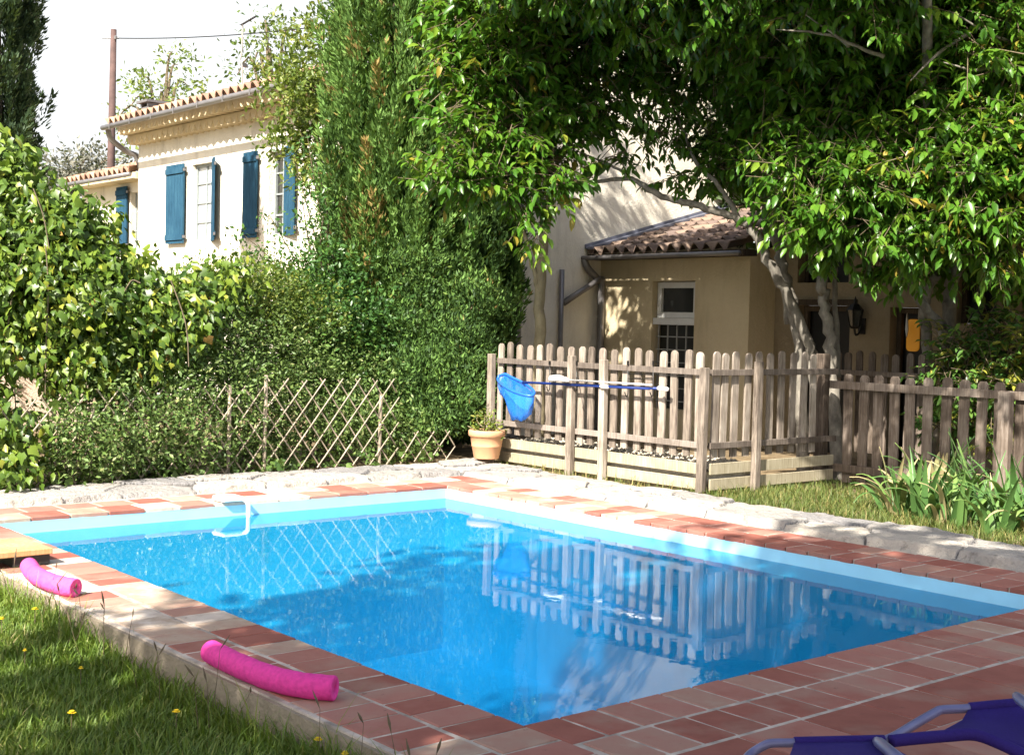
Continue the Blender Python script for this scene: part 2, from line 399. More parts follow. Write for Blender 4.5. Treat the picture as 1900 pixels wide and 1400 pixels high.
ring = [W(HO[0], HO[2], -.36), W(HO[1], HO[2], -.36), W(HO[1], HO[3], -.36), W(HO[0], HO[3], -.36)]
outr = [W(-R_, -R_, -.36), W(R_, -R_, -.36), W(R_, R_, -.36), W(-R_, R_, -.36)]
mbx.add(ring + outr, [(i, (i + 1) % 4, 4 + (i + 1) % 4, 4 + i) for i in range(4)])
tag(mbx.build('ground', M['ground']), kind='structure')

mbx = MB()
zb, zt = -1.5, -.028
c = [(0, 0), (PA, 0), (PA, PB), (0, PB)]
lo = [W(x, y, zb) for x, y in c]; hi = [W(x, y, zt) for x, y in c]
mbx.add(lo + hi, [(3, 2, 1, 0)] + [(i, (i + 1) % 4, 4 + (i + 1) % 4, 4 + i) for i in range(4)])
pb_ = mbx.build('pool_basin', M['liner']); tag(pb_, kind='structure')
mbx = MB()
na, nb = 40, 30
P_ = [W(-.003 + (PA + .006) * i / na, -.003 + (PB + .006) * j / nb, WATER) for i in range(na + 1) for j in range(nb + 1)]
mbx.add(P_, [(i * (nb + 1) + j, i * (nb + 1) + j + 1, (i + 1) * (nb + 1) + j + 1, (i + 1) * (nb + 1) + j) for i in range(na) for j in range(nb)])
tag(mbx.build('water', M['water'], smooth=True), kind='structure')

# mortar bed the bricks sit in, and the little retaining face towards the lawn
CW = .575
AL = 9.5                                   # how far the near left strip runs
mbx = MB()
def slab(a0, a1, b0, b1, z0, z1, tint=.5): mbx.obox(W(a0, b0, z0), (a1 - a0) * u, (b1 - b0) * v, (z1 - z0) * ez, tint)
slab(-4.2, AL, -CW + .004, -.016, -.42, -.0035)
slab(PA + .016, PA + .9, -.012, PB + CW, -.42, -.0035)
slab(-.6, PA + .012, PB + .016, PB + CW, -.42, -.0035)
slab(-4.2, -.604, -.012, PB + CW, -.42, -.004)
slab(-.6, -.016, -.012, PB + .012, -.42, -.0035)
tag(mbx.build('paving_bed', M['mortar']), kind='structure')
mbx = MB(); slab(-.5, AL, -CW - .016, -CW + .0035, -.42, -.012); tag(mbx.build('paving_edge', M['old_plaster']), kind='structure')
bk = MB()
def brick(a0, a1, b0, b1, tint, g=.008, z=0.0, ch=.005):
    z += random.uniform(-.0012, .0025)
    j = lambda: random.uniform(-.003, .003)
    lo_ = [(a0 + g + j(), b0 + g + j()), (a1 - g + j(), b0 + g + j()), (a1 - g + j(), b1 - g + j()), (a0 + g + j(), b1 - g + j())]
    ca, cb = (a0 + a1) / 2, (b0 + b1) / 2
    ins = lambda p: (p[0] + ch * np.sign(ca - p[0]), p[1] + ch * np.sign(cb - p[1]))
    vs = [W(*p, -.03) for p in lo_] + [W(*p, z - ch * .7) for p in lo_] + [W(*ins(p), z) for p in lo_]
    fs = [(0, 1, 5, 4), (1, 2, 6, 5), (2, 3, 7, 6), (3, 0, 4, 7), (4, 5, 9, 8), (5, 6, 10, 9), (6, 7, 11, 10), (7, 4, 8, 11), (8, 9, 10, 11)]
    if np.cross(vs[1] - vs[0], vs[3] - vs[0])[2] < 0: fs = [tuple(reversed(f)) for f in fs]
    bk.add(vs, fs, tint)
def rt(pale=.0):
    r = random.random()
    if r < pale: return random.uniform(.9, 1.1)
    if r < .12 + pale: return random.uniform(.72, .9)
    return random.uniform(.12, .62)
BP, BL = .184, .27
R1, R2 = -.008, .272                        # brick rows measured out from the pool edge
# near right: two rows, then large tiles
for k in range(int((PB + CW) / BP) + 1):
    b0 = k * BP; b1 = b0 + BP
    if b1 > PB + .005: break
    brick(-R2, -R1, b0, b1, rt()); brick(-R2 - BL - .01, -R2 - .01 + .004, b0 + .03, b1 + .03, rt())
# near left: two rows all the way, pale mid-run: lime bloom plus painted-in sun glare
k = 0; a0 = -.575
while a0 < AL - .2:
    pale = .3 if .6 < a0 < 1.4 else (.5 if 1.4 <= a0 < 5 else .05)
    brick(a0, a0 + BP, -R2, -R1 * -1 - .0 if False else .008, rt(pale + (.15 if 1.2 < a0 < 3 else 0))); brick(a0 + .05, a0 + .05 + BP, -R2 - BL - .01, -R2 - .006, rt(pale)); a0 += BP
# far left and far right, two rows each; sun glare painted in as paler bricks
b0 = .012
while b0 < PB + CW - .15:
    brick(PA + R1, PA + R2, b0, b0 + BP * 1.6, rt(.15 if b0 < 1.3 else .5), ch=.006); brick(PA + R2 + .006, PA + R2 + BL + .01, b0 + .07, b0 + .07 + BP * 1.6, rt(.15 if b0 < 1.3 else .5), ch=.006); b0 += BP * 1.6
a0 = -.56
while a0 < PA - .15:
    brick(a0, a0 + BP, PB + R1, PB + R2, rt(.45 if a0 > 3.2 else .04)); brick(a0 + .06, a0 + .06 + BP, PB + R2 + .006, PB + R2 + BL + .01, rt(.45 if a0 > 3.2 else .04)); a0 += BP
# large square tiles of the patio
TS = .372; row = 0; a1 = -.566
while a1 > -4.0:
    b0 = -.56 + (.19 if row % 2 else 0)
    if row % 2: brick(a1 - TS, a1, -.575, b0, rt(), g=.004)
    while b0 < PB + CW - .1:
        b1 = min(b0 + TS, PB + CW); brick(a1 - TS, a1, b0, b1, min(.6, rt()), g=.0055, ch=.005); b0 += TS
    a1 -= TS; row += 1
tag(bk.build('brick_paving', M['brick']), kind='structure')

# worn flat stones that edge the two far sides (one height field, cells = stones)
def worley(A, B, pts):
    d = np.stack([np.hypot(A - p[0], (B - p[1])) for p in pts], -1); o = np.argsort(d, -1)[..., :2]
    d0 = np.take_along_axis(d, o[..., :1], -1)[..., 0]; d1 = np.take_along_axis(d, o[..., 1:2], -1)[..., 0]
    return d1 - d0, o[..., 0]
def kerb(along_a, s0, s1, t0, t1, name):
    pts = []; s = s0 - .3
    while s < s1 + .4:
        pts.append((s + random.uniform(-.1, .1), t0 + (t1 - t0) * random.uniform(.12, .4)));
        pts.append((s + random.uniform(.15, .4), t0 + (t1 - t0) * random.uniform(.62, .92))); s += random.uniform(.42, .75)
    hts = rng.uniform(-.018, .022, len(pts)); tin = rng.uniform(.05, .95, len(pts))
    def fields(A, B):
        s, t_ = (A, B) if along_a else (B, A)
        s2 = s + .05 * np.sin(t_ * 9 + s * 3); t2 = t_ + .04 * np.sin(s * 7) + .02 * np.sin(s * 17)
        c, i = worley(s2, t2, pts); return s, t2, c, i
    def zf(A, B):
        s, t2, c, i = fields(A, B); t_ = B if along_a else A
        jag = .022 * np.sin(s * 5.3 + 1) + .014 * np.sin(s * 13.1) + .8 * hts[i]
        z = .046 + .8 * hts[i] + .006 * wob(A, B, 5) - .04 * np.exp(-(c / .012) ** 2) + .005 * np.sin(s * 31 + 9 * t2) * np.sin(t2 * 43 + s * 11)
        edge = np.clip((t_ - t0 - .03 - jag) / .02, 0, 1); edge2 = np.clip((t1 - t_ - .03 - jag) / .05, 0, 1)
        z = -.004 + (z + .004) * np.sqrt(edge + 1e-6); z = np.minimum(z, -.02 + (z + .02) * edge2); return np.where((t_ < t0 + .004) | (t_ > t1 - .012), -.05, z)
    def tf(A, B):
        s, t2, c, i = fields(A, B); return np.where(c < .014, -.5, tin[i])
    if along_a: return grid(name, s0, s1, t0, t1, .0125, zf, M['stone'], tintf=tf)
    return grid(name, t0, t1, s0, s1, .0125, zf, M['stone'], tintf=tf)
kerb(False, -3.2, PB + 1.45, PA + CW + .0, PA + 1.42, 'stone_kerb')
kerb(True, -1.5, PA + CW - .03, PB + CW + .0, PB + 1.45, 'stone_kerb')
grid('soil', PA + 1.38, 26, -16, 22, .22, lambda A, B: -.0 + .02 * wob(A, B, 2) + np.clip(A - 9, 0, 20) * .0, M['soil'])
grid('terrace', -6, PA + 1.36, PB + 1.41, 22, .16, lambda A, B: .0 + .015 * wob(A, B, 2), M['soil'])
LAWNZ = -.17
def lawn_up(A): return .07 * np.clip((A - 1.9) / 1.2, 0, 1) + .09 * np.clip((.9 - A) / 1.0, 0, 1)
grid('lawn', -6, PA + 3.6, -9, -CW - .03, .12, lambda A, B: LAWNZ + .02 * wob(A, B, 1.5) + lawn_up(A), M['lawn_soil'])

# ------------------------------------------------------------------ foliage kit
T_LEAF = np.array([(0, 0, 0), (.34, .2, .06), (.36, 0, -.02), (.34, -.2, .06), (.7, .16, .0), (.72, 0, -.08), (.7, -.16, .0), (1, 0, -.2)])
F_LEAF = [(0, 2, 1), (0, 3, 2), (1, 2, 5, 4), (2, 3, 6, 5), (4, 5, 7), (5, 6, 7)]
T_IVY = np.array([(.0, 0, 0), (-.12, .22, .0), (.22, .5, -.05), (.5, .26, .0), (1, 0, -.12), (.5, -.26, .0), (.22, -.5, -.05), (-.12, -.22, 0), (.4, 0, .06)])
F_IVY = [(0, 8, 2, 1), (8, 3, 2), (8, 4, 3), (8, 5, 4), (8, 6, 5), (0, 7, 6, 8)]
T_SMALL = np.array([(0, 0, 0), (.5, .24, .04), (1, 0, -.06), (.5, -.24, .04)])
F_SMALL = [(0, 3, 2), (0, 2, 1)]
T_SPRIG = np.array([(0, 0, 0), (.35, .17, .02), (1, 0, 0), (.4, -.16, .03)])
F_SPRIG = [(0, 3, 2, 1)]
SH = dict(leaf=(T_LEAF, F_LEAF), ivy=(T_IVY, F_IVY), small=(T_SMALL, F_SMALL), sprig=(T_SPRIG, F_SPRIG))
def unit(x): return x / (np.linalg.norm(x, axis=-1, keepdims=True) + 1e-9)
def rdir(n): return unit(rng.normal(0, 1, (n, 3)))
def leaves(name, mat, P, D, Nn, size, tint, shape, parent):
    T, F = SH[shape]; n = len(P); D = unit(D); Wd = np.cross(Nn, D)
    bad = np.linalg.norm(Wd, axis=1) < 1e-3; Wd[bad] = np.cross(D[bad], [1, 0.1, 0.2]); Wd = unit(Wd); Nn = np.cross(D, Wd)
    off = parent_world(parent) if parent else np.zeros(3)
    V = (P - off)[:, None] + size[:, None, None] * (T[None, :, 0:1] * D[:, None] + T[None, :, 1:2] * Wd[:, None] + T[None, :, 2:3] * Nn[:, None])
    k = len(T); fl = np.concatenate([np.array(f) for f in F]); tot = np.array([len(f) for f in F])
    flat = (fl[None] + (np.arange(n) * k)[:, None]).ravel(); totals = np.tile(tot, n); starts = np.concatenate([[0], np.cumsum(totals)[:-1]])
    me = np_mesh(name, V, flat, starts, totals, np.repeat(np.clip(tint, 0, 1), k), shape in ('leaf', 'ivy'))
    return link_mesh(name, me, mat, parent)
def sticks(name, mat, P0, P1, r0, r1, parent):
    n = len(P0); d = unit(P1 - P0); x = np.cross(d, np.array([.3, .2, .9])); x = unit(x); y = np.cross(d, x); vs = []
    off = parent_world(parent) if parent else np.zeros(3)
    for P, r in ((P0, r0), (P1, r1)):
        for q in (0, 2.094, 4.189): vs.append(P - off + r * (math.cos(q) * x + math.sin(q) * y))
    V = np.stack(vs, 1); F = np.array([(0, 1, 4, 3), (1, 2, 5, 4), (2, 0, 3, 5)])
    flat = (F.ravel()[None] + (np.arange(n) * 6)[:, None]).ravel()
    return link_mesh(name, np_mesh(name, V, flat, np.arange(n * 3) * 4, np.full(n * 3, 4)), mat, parent)
def twiggy(blobs, per_m3=None, twigs=60, per=8, size=.12, droop=.7, spread=.5, len_=.3, shell=.55):
    """leaf-bearing twigs through a set of balls (centre, radius, weight) -> arrays for leaves() and sticks()"""
    PP, DD, NN, TT, A0, A1 = [], [], [], [], [], []
    for c, r, wgt in blobs:
        k = max(3, int(twigs * wgt * r * r)); c = np.asarray(c)
        d = rdir(k); d[:, 2] *= .8; rad = r * (shell + (1 - shell) * rng.random(k)) * rng.uniform(.75, 1.1, k)
        inner = rng.random(k) < .3; rad[inner] *= rng.random(inner.sum())
        q = c + d * rad[:, None]; ax = unit(d * .6 + rng.normal(0, .5, (k, 3)) + np.array([0, 0, -.15])); L = len_ * rng.uniform(.6, 1.3, k)
        tt = np.clip(rng.normal(.45, .2, k), 0, 1); A0.append(q - ax * L[:, None] * .6); A1.append(q + ax * L[:, None])
        for j in range(per):
            s = (j + .5) / per; side = unit(np.cross(ax, [0, 0, 1.0])) * (1 if j % 2 else -1)
            PP.append(q + ax * (L * s)[:, None] + rng.normal(0, .012, (k, 3)))
            D = side * spread + ax * .45 + np.array([0, 0, -droop]) + rng.normal(0, .28, (k, 3)); DD.append(D)
            NN.append(side * .35 + np.array([0, 0, 1.0]) + rng.normal(0, .3, (k, 3))); TT.append(np.minimum(tt + rng.normal(0, .12, k), .92) + (rng.random(k) < .007) * .6)
    PP, DD, NN, TT = map(np.concatenate, (PP, DD, NN, TT)); A0, A1 = np.concatenate(A0), np.concatenate(A1)
    return PP, DD, NN, size * rng.uniform(.7, 1.25, len(PP)), TT, A0, A1
def blob_leaves(blobs, n_per=900, size=.05, clump=.16, k_clump=40, shell=.6, up=.4, tint_mu=.45, tint_sd=.2, flat=.8):
    """clumps of small leaves over a set of balls; density goes with the ball's area"""
    PP, DD, NN, TT = [], [], [], []
    for c, r, wgt in blobs:
        c = np.asarray(c); k = max(4, int(k_clump * wgt * r * r / .25)); per = max(4, int(n_per / k_clump))
        d = rdir(k); rad = r * (shell + (1 - shell) * rng.random(k)); cc = c + d * rad[:, None] * np.array([1, 1, flat]); tc_ = np.clip(rng.normal(tint_mu, tint_sd, k), 0, 1)
        q = np.repeat(cc, per, 0) + rng.normal(0, clump, (k * per, 3)) * np.array([1, 1, .8]); dd = np.repeat(d, per, 0)
        PP.append(q); DD.append(dd * .5 + rng.normal(0, .6, q.shape) + np.array([0, 0, .1])); NN.append(dd * .5 + np.array([0, 0, up]) + rng.normal(0, .45, q.shape))
        TT.append(np.minimum(np.repeat(tc_, per) + rng.normal(0, .13, len(q)), .93) + (rng.random(len(q)) < .005) * .6)
    PP, DD, NN, TT = map(np.concatenate, (PP, DD, NN, TT))
    return PP, DD, NN, size * rng.uniform(.6, 1.3, len(PP)), TT
def B(x, y, Y, r, w_=1.0): return (at(x, y, Y), r, w_)
def trunk(mbt, pts, rad, n=6, seg=10):
    sp = spline(pts, n); rr = lerp_list(rad, len(sp))
    sp = [p + rng.normal(0, .012 * min(1, r / .05), 3) for p, r in zip(sp, rr)]
    mbt.tube(sp, rr, seg)

# ------------------------------------------------------------------ buildings
class Face:
    """a wall plane: origin on plan, e1 along it (to the viewer's right), n outwards"""
    def __init__(s, o, e1, n): s.o, s.e1, s.n = np.array(o), np.array(e1), np.array(n)
    def p(s, x, z, d=0.0): return s.o + x * s.e1 + d * s.n + z * ez
    def box(s, mb_, x0, x1, z0, z1, d0, d1, tint=.5): mb_.obox(s.p(x0, z0, d0), (x1 - x0) * s.e1, (d1 - d0) * s.n, (z1 - z0) * ez, tint)
def wall_open(mb_, f, x0, x1, z0, z1, holes, deep=.22):
    xs = sorted({x0, x1, *[h[0] for h in holes], *[h[1] for h in holes]}); zs = sorted({z0, z1, *[h[2] for h in holes], *[h[3] for h in holes]})
    for i in range(len(xs) - 1):
        for j in range(len(zs) - 1):
            cx, cz = (xs[i] + xs[i + 1]) / 2, (zs[j] + zs[j + 1]) / 2
            if any(h[0] < cx < h[1] and h[2] < cz < h[3] for h in holes): continue
            mb_.add([f.p(xs[i], zs[j]), f.p(xs[i + 1], zs[j]), f.p(xs[i + 1], zs[j + 1]), f.p(xs[i], zs[j + 1])], [(0, 1, 2, 3)])
    for a, b_, c_, d_ in holes:
        q = [(a, c_), (b_, c_), (b_, d_), (a, d_)]
        for i in range(4):
            p, r = q[i], q[(i + 1) % 4]; mb_.add([f.p(*p), f.p(*r), f.p(*r, -deep), f.p(*p, -deep)], [(3, 2, 1, 0)])
def roof_sheet(mb_, o, ex, ey, nx, ny, pitch=.2, rowl=.34, h=.045, lip=.022):
    """barrel tiles: o eave corner, ex unit along the eave, ey unit up the slope, nx tiles x ny rows; one small mesh, tinted per tile"""
    nrm = unit(np.cross(ex, ey)); q = 8
    if nrm[2] < 0: nrm = -nrm
    prof = [h * (abs(math.cos(math.pi * k / q)) if k < q / 2 or k > q / 2 else 0) for k in range(q + 1)]
    prof = [h * (1.0 * math.cos(math.pi * 2 * k / q)) for k in range(q + 1)]
    for j in range(ny):
        for i in range(nx):
            tnt = random.random(); jz = random.uniform(-.004, .004); jy = random.uniform(-.012, .012)
            vs = []
            for e in (0, 1):
                for k in range(q + 1):
                    vs.append(o + ex * ((i + k / q) * pitch) + ey * ((j + e * 1.08) * rowl + jy) + nrm * (prof[k] * (1 - .12 * e) + (lip if e == 0 else -.004) + jz))
            for k in range(q + 1):
                vs.append(vs[k] - nrm * .02 + ey * .004)
            mb_.add(vs, [(k, k + 1, q + 1 + k + 1, q + 1 + k) for k in range(q)] + [(k, 2 * (q + 1) + k, 2 * (q + 1) + k + 1, k + 1) for k in range(q)], tnt)
def half_gutter(mb_, p0, p1, r=.075):
    mb_.tube([p0, p1], r, 12)

bF = 7.75                                     # main facade plane
aR, _ = pxb(1112, 600, 9.58)                  # right facade plane / annex left end
aL, _ = pxb(257, 300, bF)
zE = pxb(400, 177, bF - .64)[1]                # eave height
FM = Face(W(aL, bF), -u, -v)                  # main facade; x = aL - a
LEN = aL - aR
def mx_(x, y): a, z = pxb(x, y, bF); return aL - a, z
farm = empty('farmhouse', W(aL, bF, 0), 'tall cream farmhouse with scalloped tile eaves and blue shutters', 'house')
DEP = 4.9
w1 = (mx_(357, 310)[0], mx_(394, 310)[0], mx_(375, 447)[1], mx_(375, 303)[1])
w2 = (mx_(499, 290)[0], mx_(530, 290)[0], mx_(505, 437)[1], mx_(505, 281)[1])
mw = MB()
zW = zE - .06
wall_open(mw, FM, 0, LEN, -.4, zW, [w1, w2])
GF = Face(W(aR, bF), v, -u)                   # gable facing right
mw.add([GF.p(0, -.4), GF.p(DEP, -.4), GF.p(DEP, zW), GF.p(DEP / 2, zW + .9), GF.p(0, zW)], [(0, 1, 2, 3, 4)])
mw.add([FM.p(0, -.4), FM.p(0, -.4, -DEP), FM.p(0, zW, -DEP), FM.p(0, zW + .9, -DEP / 2), FM.p(0, zW)], [(0, 1, 2, 3, 4)])
mw.add([FM.p(LEN, -.4, -DEP), FM.p(0, -.4, -DEP), FM.p(0, zW, -DEP), FM.p(LEN, zW, -DEP)], [(0, 1, 2, 3)])
mw.build('wall', M['stucco_light'], farm)
# scalloped tile cornice in two courses
mc = MB()
def genoise(f, x0, x1, ztop, d, hgt, step):
    n = int((x1 - x0) / step); q = 6
    for i in range(n):
        xa = x0 + i * step
        pts = [(xa, ztop), (xa + step, ztop)] + [(xa + step * (1 - k / q), ztop - .03 - (hgt - .03) * math.sin(math.pi * k / q) ** .8) for k in range(q + 1)]
        mc.prism([f.p(x, z, 0.002) for x, z in pts][::-1], d * f.n, random.uniform(.3, .7))
genoise(FM, -.05, LEN, zW, .42, .16, .22)
genoise(FM, -.03, LEN, zW - .162, .22, .17, .22)
mc.build('cornice', M['stucco_ochre'], farm)
rf = MB(); sl_ = math.tan(math.radians(17)); ey = unit(v + sl_ * ez)
o_ = FM.p(-.1, zE, .64)
roof_sheet(rf, o_, -u, ey, int((LEN + .3) / .24), 10, .24, .34, .06)
o2 = FM.p(-.32, zE, -DEP - .5); ey2 = unit(-v + sl_ * ez); roof_sheet(rf, o2 + (.2 * int((LEN + .5) / .2)) * -u, u, ey2, int((LEN + .5) / .2), 9, .2, .34)
roof = rf.build('roof', M['roof_tile'], farm, smooth=True)
mg = MB(); half_gutter(mg, FM.p(-.12, zE - .1, .68), FM.p(LEN + .1, zE - .1, .68), .05)
gut = mg.build('gutter', M['zinc'], farm, smooth=True)
for xx in np.arange(.3, LEN, .9):
    mg = MB(); FM.box(mg, xx, xx + .03, zE - .16, zE - .04, .732, .736); mg.build('bracket', M['zinc'], gut)
mg = MB(); mg.tube(spline([FM.p(-.1, zE - .1, .58), FM.p(-.12, zE - .3, .5), FM.p(-.1, zE - .5, .2), FM.p(-.08, zE - .62, -.02), FM.p(-.08, zE - 1.2, -.15)], 6), .055, 10)
mg.build('downpipe', M['zinc'], farm, smooth=True)
mg = MB(); bq, zq = pxa(950, 640, aR)
mg.tube([GF.p(bq - bF, 4.9, .09), GF.p(bq - bF, -.1, .09)], .06, 10)
for zz in (.9, 2.2, 3.6): GF.box(mg, bq - bF - .08, bq - bF + .08, zz, zz + .04, .0, .17)
mg.build('downpipe', M['zinc'], farm, smooth=False)
def shutter(f, x0, x1, z0, z1, d0, parent, turn=None, nm='shutter'):
    ms = MB(); n = max(3, int(abs(x1 - x0) / .11)); w_ = (x1 - x0) / n
    e, nn = (f.e1, f.n) if turn is None else turn
    base = f.p(x0, 0, d0)
    for i in range(n): ms.obox(base + e * (i * w_ + .003) + ez * z0, e * (w_ - .006), nn * .028, ez * (z1 - z0))
    for zz in (z0 + .06, z1 - .17): ms.obox(base + e * .0 + ez * zz + nn * .03, e * (x1 - x0), nn * .022, ez * .1)
    ms.obox(base + ez * (z0 + .003) - e * .012 + nn * .001, e * .01, nn * .026, ez * (z1 - z0 - .006))
    o = ms.build(nm, M['shutter_blue'], parent)
    for zz in (z0 + .09, z1 - .14):
        mh = MB(); mh.obox(base + e * (x1 - x0) + ez * zz + nn * .01, e * .06, nn * .03, ez * .05); mh.build('hinge', M['zinc'], o)
    return o
sx0, sz0 = mx_(314, 451); sx1, sz1 = mx_(348, 305)
shutter(FM, sx0, sx1, w1[2] - .02, w1[3] + .04, .05, farm)
tn = (unit(.38 * FM.n + .92 * FM.e1), unit(.38 * FM.e1 - .92 * FM.n))
shutter(FM, w1[1] + .01, w1[1] + .4, w1[2] - .02, w1[3] + .04, .02, farm, turn=tn)
sx0, _ = mx_(457, 440); sx1, _ = mx_(484, 282)
shutter(FM, sx0, sx1, w2[2] - .02, w2[3] + .04, .05, farm)
tn = (unit(.2 * FM.n + .98 * FM.e1), unit(.2 * FM.e1 - .98 * FM.n))
shutter(FM, w2[1] + .0, w2[1] + .45, w2[2] - .02, w2[3] + .04, .02, farm, turn=tn)
def window(f, x0, x1, z0, z1, d, parent, bars, rows, mfr, mpane, fw=.045):
    mf = MB()
    for a, b_ in ((x0, x0 + fw), (x1 - fw, x1)): f.box(mf, a, b_, z0, z1, d, d + .05)
    for a, b_ in ((z0, z0 + fw), (z1 - fw, z1)): f.box(mf, x0 + fw, x1 - fw, a, b_, d, d + .048)
    for i in range(1, bars): xx = x0 + (x1 - x0) * i / bars; f.box(mf, xx - .014, xx + .014, z0 + fw, z1 - fw, d + .004, d + .04)
    for i in range(1, rows): zz = z0 + (z1 - z0) * i / rows; f.box(mf, x0 + fw, x1 - fw, zz - .014, zz + .014, d + .006, d + .038)
    o = mf.build('window', mfr, parent)
    mp = MB(); f.box(mp, x0 + .004, x1 - .004, z0 + .004, z1 - .004, d - .01, d + .012); mp.build('pane', mpane, o); return o
window(FM, w1[0] + .001, w1[1] - .001, w1[2] + .001, w1[3] - .001, -.13, farm, 2, 4, M['grey_frame'], M['pale_pane'])
window(FM, w2[0] + .001, w2[1] - .001, w2[2] + .001, w2[3] - .001, -.16, farm, 2, 4, M['grey_frame'], M['dark_pane'])
mk = MB(); cxp = at(284, 196, 28.0)
mk.obox(cxp - .18 * u - .18 * v - ez * 1.2, .36 * u, .36 * v, ez * 1.15); chim = mk.build('chimney', M['zinc'], roof)
mk = MB(); mk.obox(cxp - .26 * u - .26 * v + ez * .03, .52 * u, .52 * v, ez * .05)
for q in (-.2, .12): mk.obox(cxp + q * u - .2 * v - ez * .045, .06 * u, .4 * v, ez * .07)
mk.build('cap', M['zinc'], chim) if False else mk.build('chimney_cap', M['zinc'], roof)

# low wing at the far left
bW = bF + .25
aW0 = aL; aW1, zWE = pxb(152, 338, bW)
zWE = pxb(195, 324, bW - .35)[1]
FW = Face(W(aW1, bW), -u, -v); LW = aW1 - aW0 - .02
wing = empty('house_wing', W(aW1, bW, 0), 'low cream wing with tiled roof at the left end of the farmhouse', 'house')
mw = MB()
def wx_(x, y): a, z = pxb(x, y, bW); return aW1 - a, z
h_ = (wx_(243, 360)[0], LW - .02, wx_(246, 462)[1], wx_(246, 357)[1])
wall_open(mw, FW, 0, LW, -.4, zWE - .03, [h_])
mw.add([FW.p(0, -.4), FW.p(0, -.4, -4), FW.p(0, zWE - .03, -4), FW.p(0, zWE - .03, 0)], [(0, 1, 2, 3)])
mw.build('wall', M['stucco_light'], wing)
rf = MB(); roof_sheet(rf, FW.p(-.3, zWE, .38), -u, ey, int((LW + .28) / .24), 8, .24, .34, .06); rf.build('roof', M['roof_tile'], wing, smooth=True)
mg = MB(); half_gutter(mg, FW.p(-.38, zWE - .09, .42), FW.p(LW - .0, zWE - .09, .42), .045); mg.build('gutter', M['zinc'], wing, smooth=True)
mg = MB(); FW.box(mg, 0, LW, zWE - .16, zWE - .035, .0, .3); mg.build('cornice', M['stucco_ochre'], wing)
mg = MB(); mg.tube(spline([FW.p(-.3, zWE - .1, .4), FW.p(-.3, zWE - .3, .36), FW.p(-.05, zWE - .42, .2), FW.p(.1, zWE - .45, .1)], 5), .05, 8); mg.build('downpipe', M['zinc'], wing, smooth=True)
sx0, _ = wx_(222, 400); sx1, _ = wx_(241, 400); zz0 = wx_(232, 466)[1]; zz1 = wx_(232, 347)[1]
shutter(FW, sx0, sx1, zz0, zz1, .05, wing)
window(FW, h_[0] + .001, h_[1] - .001, h_[2] + .001, h_[3] - .001, -.15, wing, 1, 3, M['grey_frame'], M['dark_pane'])

# annex in front of the gable
bA = 9.58
aA1, _ = pxb(1389, 600, bA)
FA = Face(W(aR, bA), -u, -v); LA = aR - aA1
def ax_(x, y): a, z = pxb(x, y, bA); return aR - a, z
zA = ax_(1240, 480)[1]
annex = empty('annex', W(aR, bA, 0), 'low ochre annex with a tile roof tinted shade dark and white window', 'house')
wo = (ax_(1210, 560)[0], ax_(1289, 560)[0], ax_(1250, 760)[1], ax_(1250, 521)[1])
mw = MB(); wall_open(mw, FA, 0, LA, -.4, zA, [wo], .2)
FAr = Face(W(aA1, bA), v, -u); mw.add([FAr.p(0, -.4), FAr.p(.5, -.4), FAr.p(.5, zA + .16), FAr.p(0, zA)], [(0, 1, 2, 3)])
mw.build('wall', M['stucco_ochre'], annex)
sa = math.tan(math.radians(15)); eya = unit(v + sa * ez)
rf = MB(); nxa = int((LA + .12) / .2)
roof_sheet(rf, FA.p(.0, zA + .1, .3), -u, eya, nxa, 10, .2, .33, .05); rfa = rf.build('roof', M['shaded_roof_tile'], annex, smooth=True)
mg = MB(); half_gutter(mg, FA.p(-.06, zA + .02, .35), FA.p(LA + .12, zA + .02, .35), .032); mg.build('gutter', M['zinc'], annex, smooth=True)
mg = MB(); mg.obox(FA.p(.004, zA + .15, .32), -u * .025, eya * 3.4, ez * .06); mg.obox(FA.p(.026, zA + .14, .3), -u * .1, eya * 3.3, ez * .035); mg.build('flashing', M['lead'], annex)
mg = MB(); FA.box(mg, 0, LA + .1, zA - .0, zA + .075, .0, .26); mg.build('eave', M['dark_wood'], annex)
px_ = ax_(1122, 560)[0]
mg = MB(); mg.tube(spline([FA.p(.03, zA + .0, .34), FA.p(.06, zA - .12, .3), FA.p(px_ - .03, zA - .28, .1), FA.p(px_, zA - .42, .07), FA.p(px_, -.1, .07)], 6), .05, 10); mg.build('downpipe', M['zinc'], annex, smooth=True)
q0 = pxa(1040, 562, aR); q1 = pxa(1104, 520, aR)
mg = MB(); mg.tube([GF.p(q0[0] - bF, q0[1], .06), GF.p(q1[0] - bF, q1[1] + .02, .1)], .045, 8)
b5 = pxa(1036, 560, aR)[0]; mg.tube([GF.p(b5 - bF, pxa(1036, 500, aR)[1], .06), GF.p(b5 - bF, -.1, .06)], .035, 8)
mg.build('drainpipe', M['zinc'], annex, smooth=True)
zs_ = ax_(1250, 598)[1]
window(FA, wo[0] + .02, wo[1] - .02, zs_ + .06, wo[3] - .015, -.13, annex, 1, 1, M['white_frame'], M['dark_pane'], .075)
mg = MB(); FA.box(mg, wo[0] + .003, wo[1] - .003, zs_ - .03, zs_ + .055, -.14, -.02); mg.build('sill', M['white_frame'], annex)
mg = MB()
for i in range(5): xx = wo[0] + .05 + (wo[1] - wo[0] - .1) * i / 4; FA.box(mg, xx - .008, xx + .008, wo[2] + .01, zs_ - .035, -.1, -.085)
for zz in np.arange(wo[2] + .1, zs_ - .05, .17): FA.box(mg, wo[0] + .02, wo[1] - .02, zz, zz + .014, -.084, -.072)
gr_ = mg.build('grille', M['grille'], annex)
mg = MB(); FA.box(mg, wo[0] + .003, wo[1] - .003, wo[2] + .003, zs_ - .034, -.19, -.17); mg.build('pane', M['dark_pane'], annex)

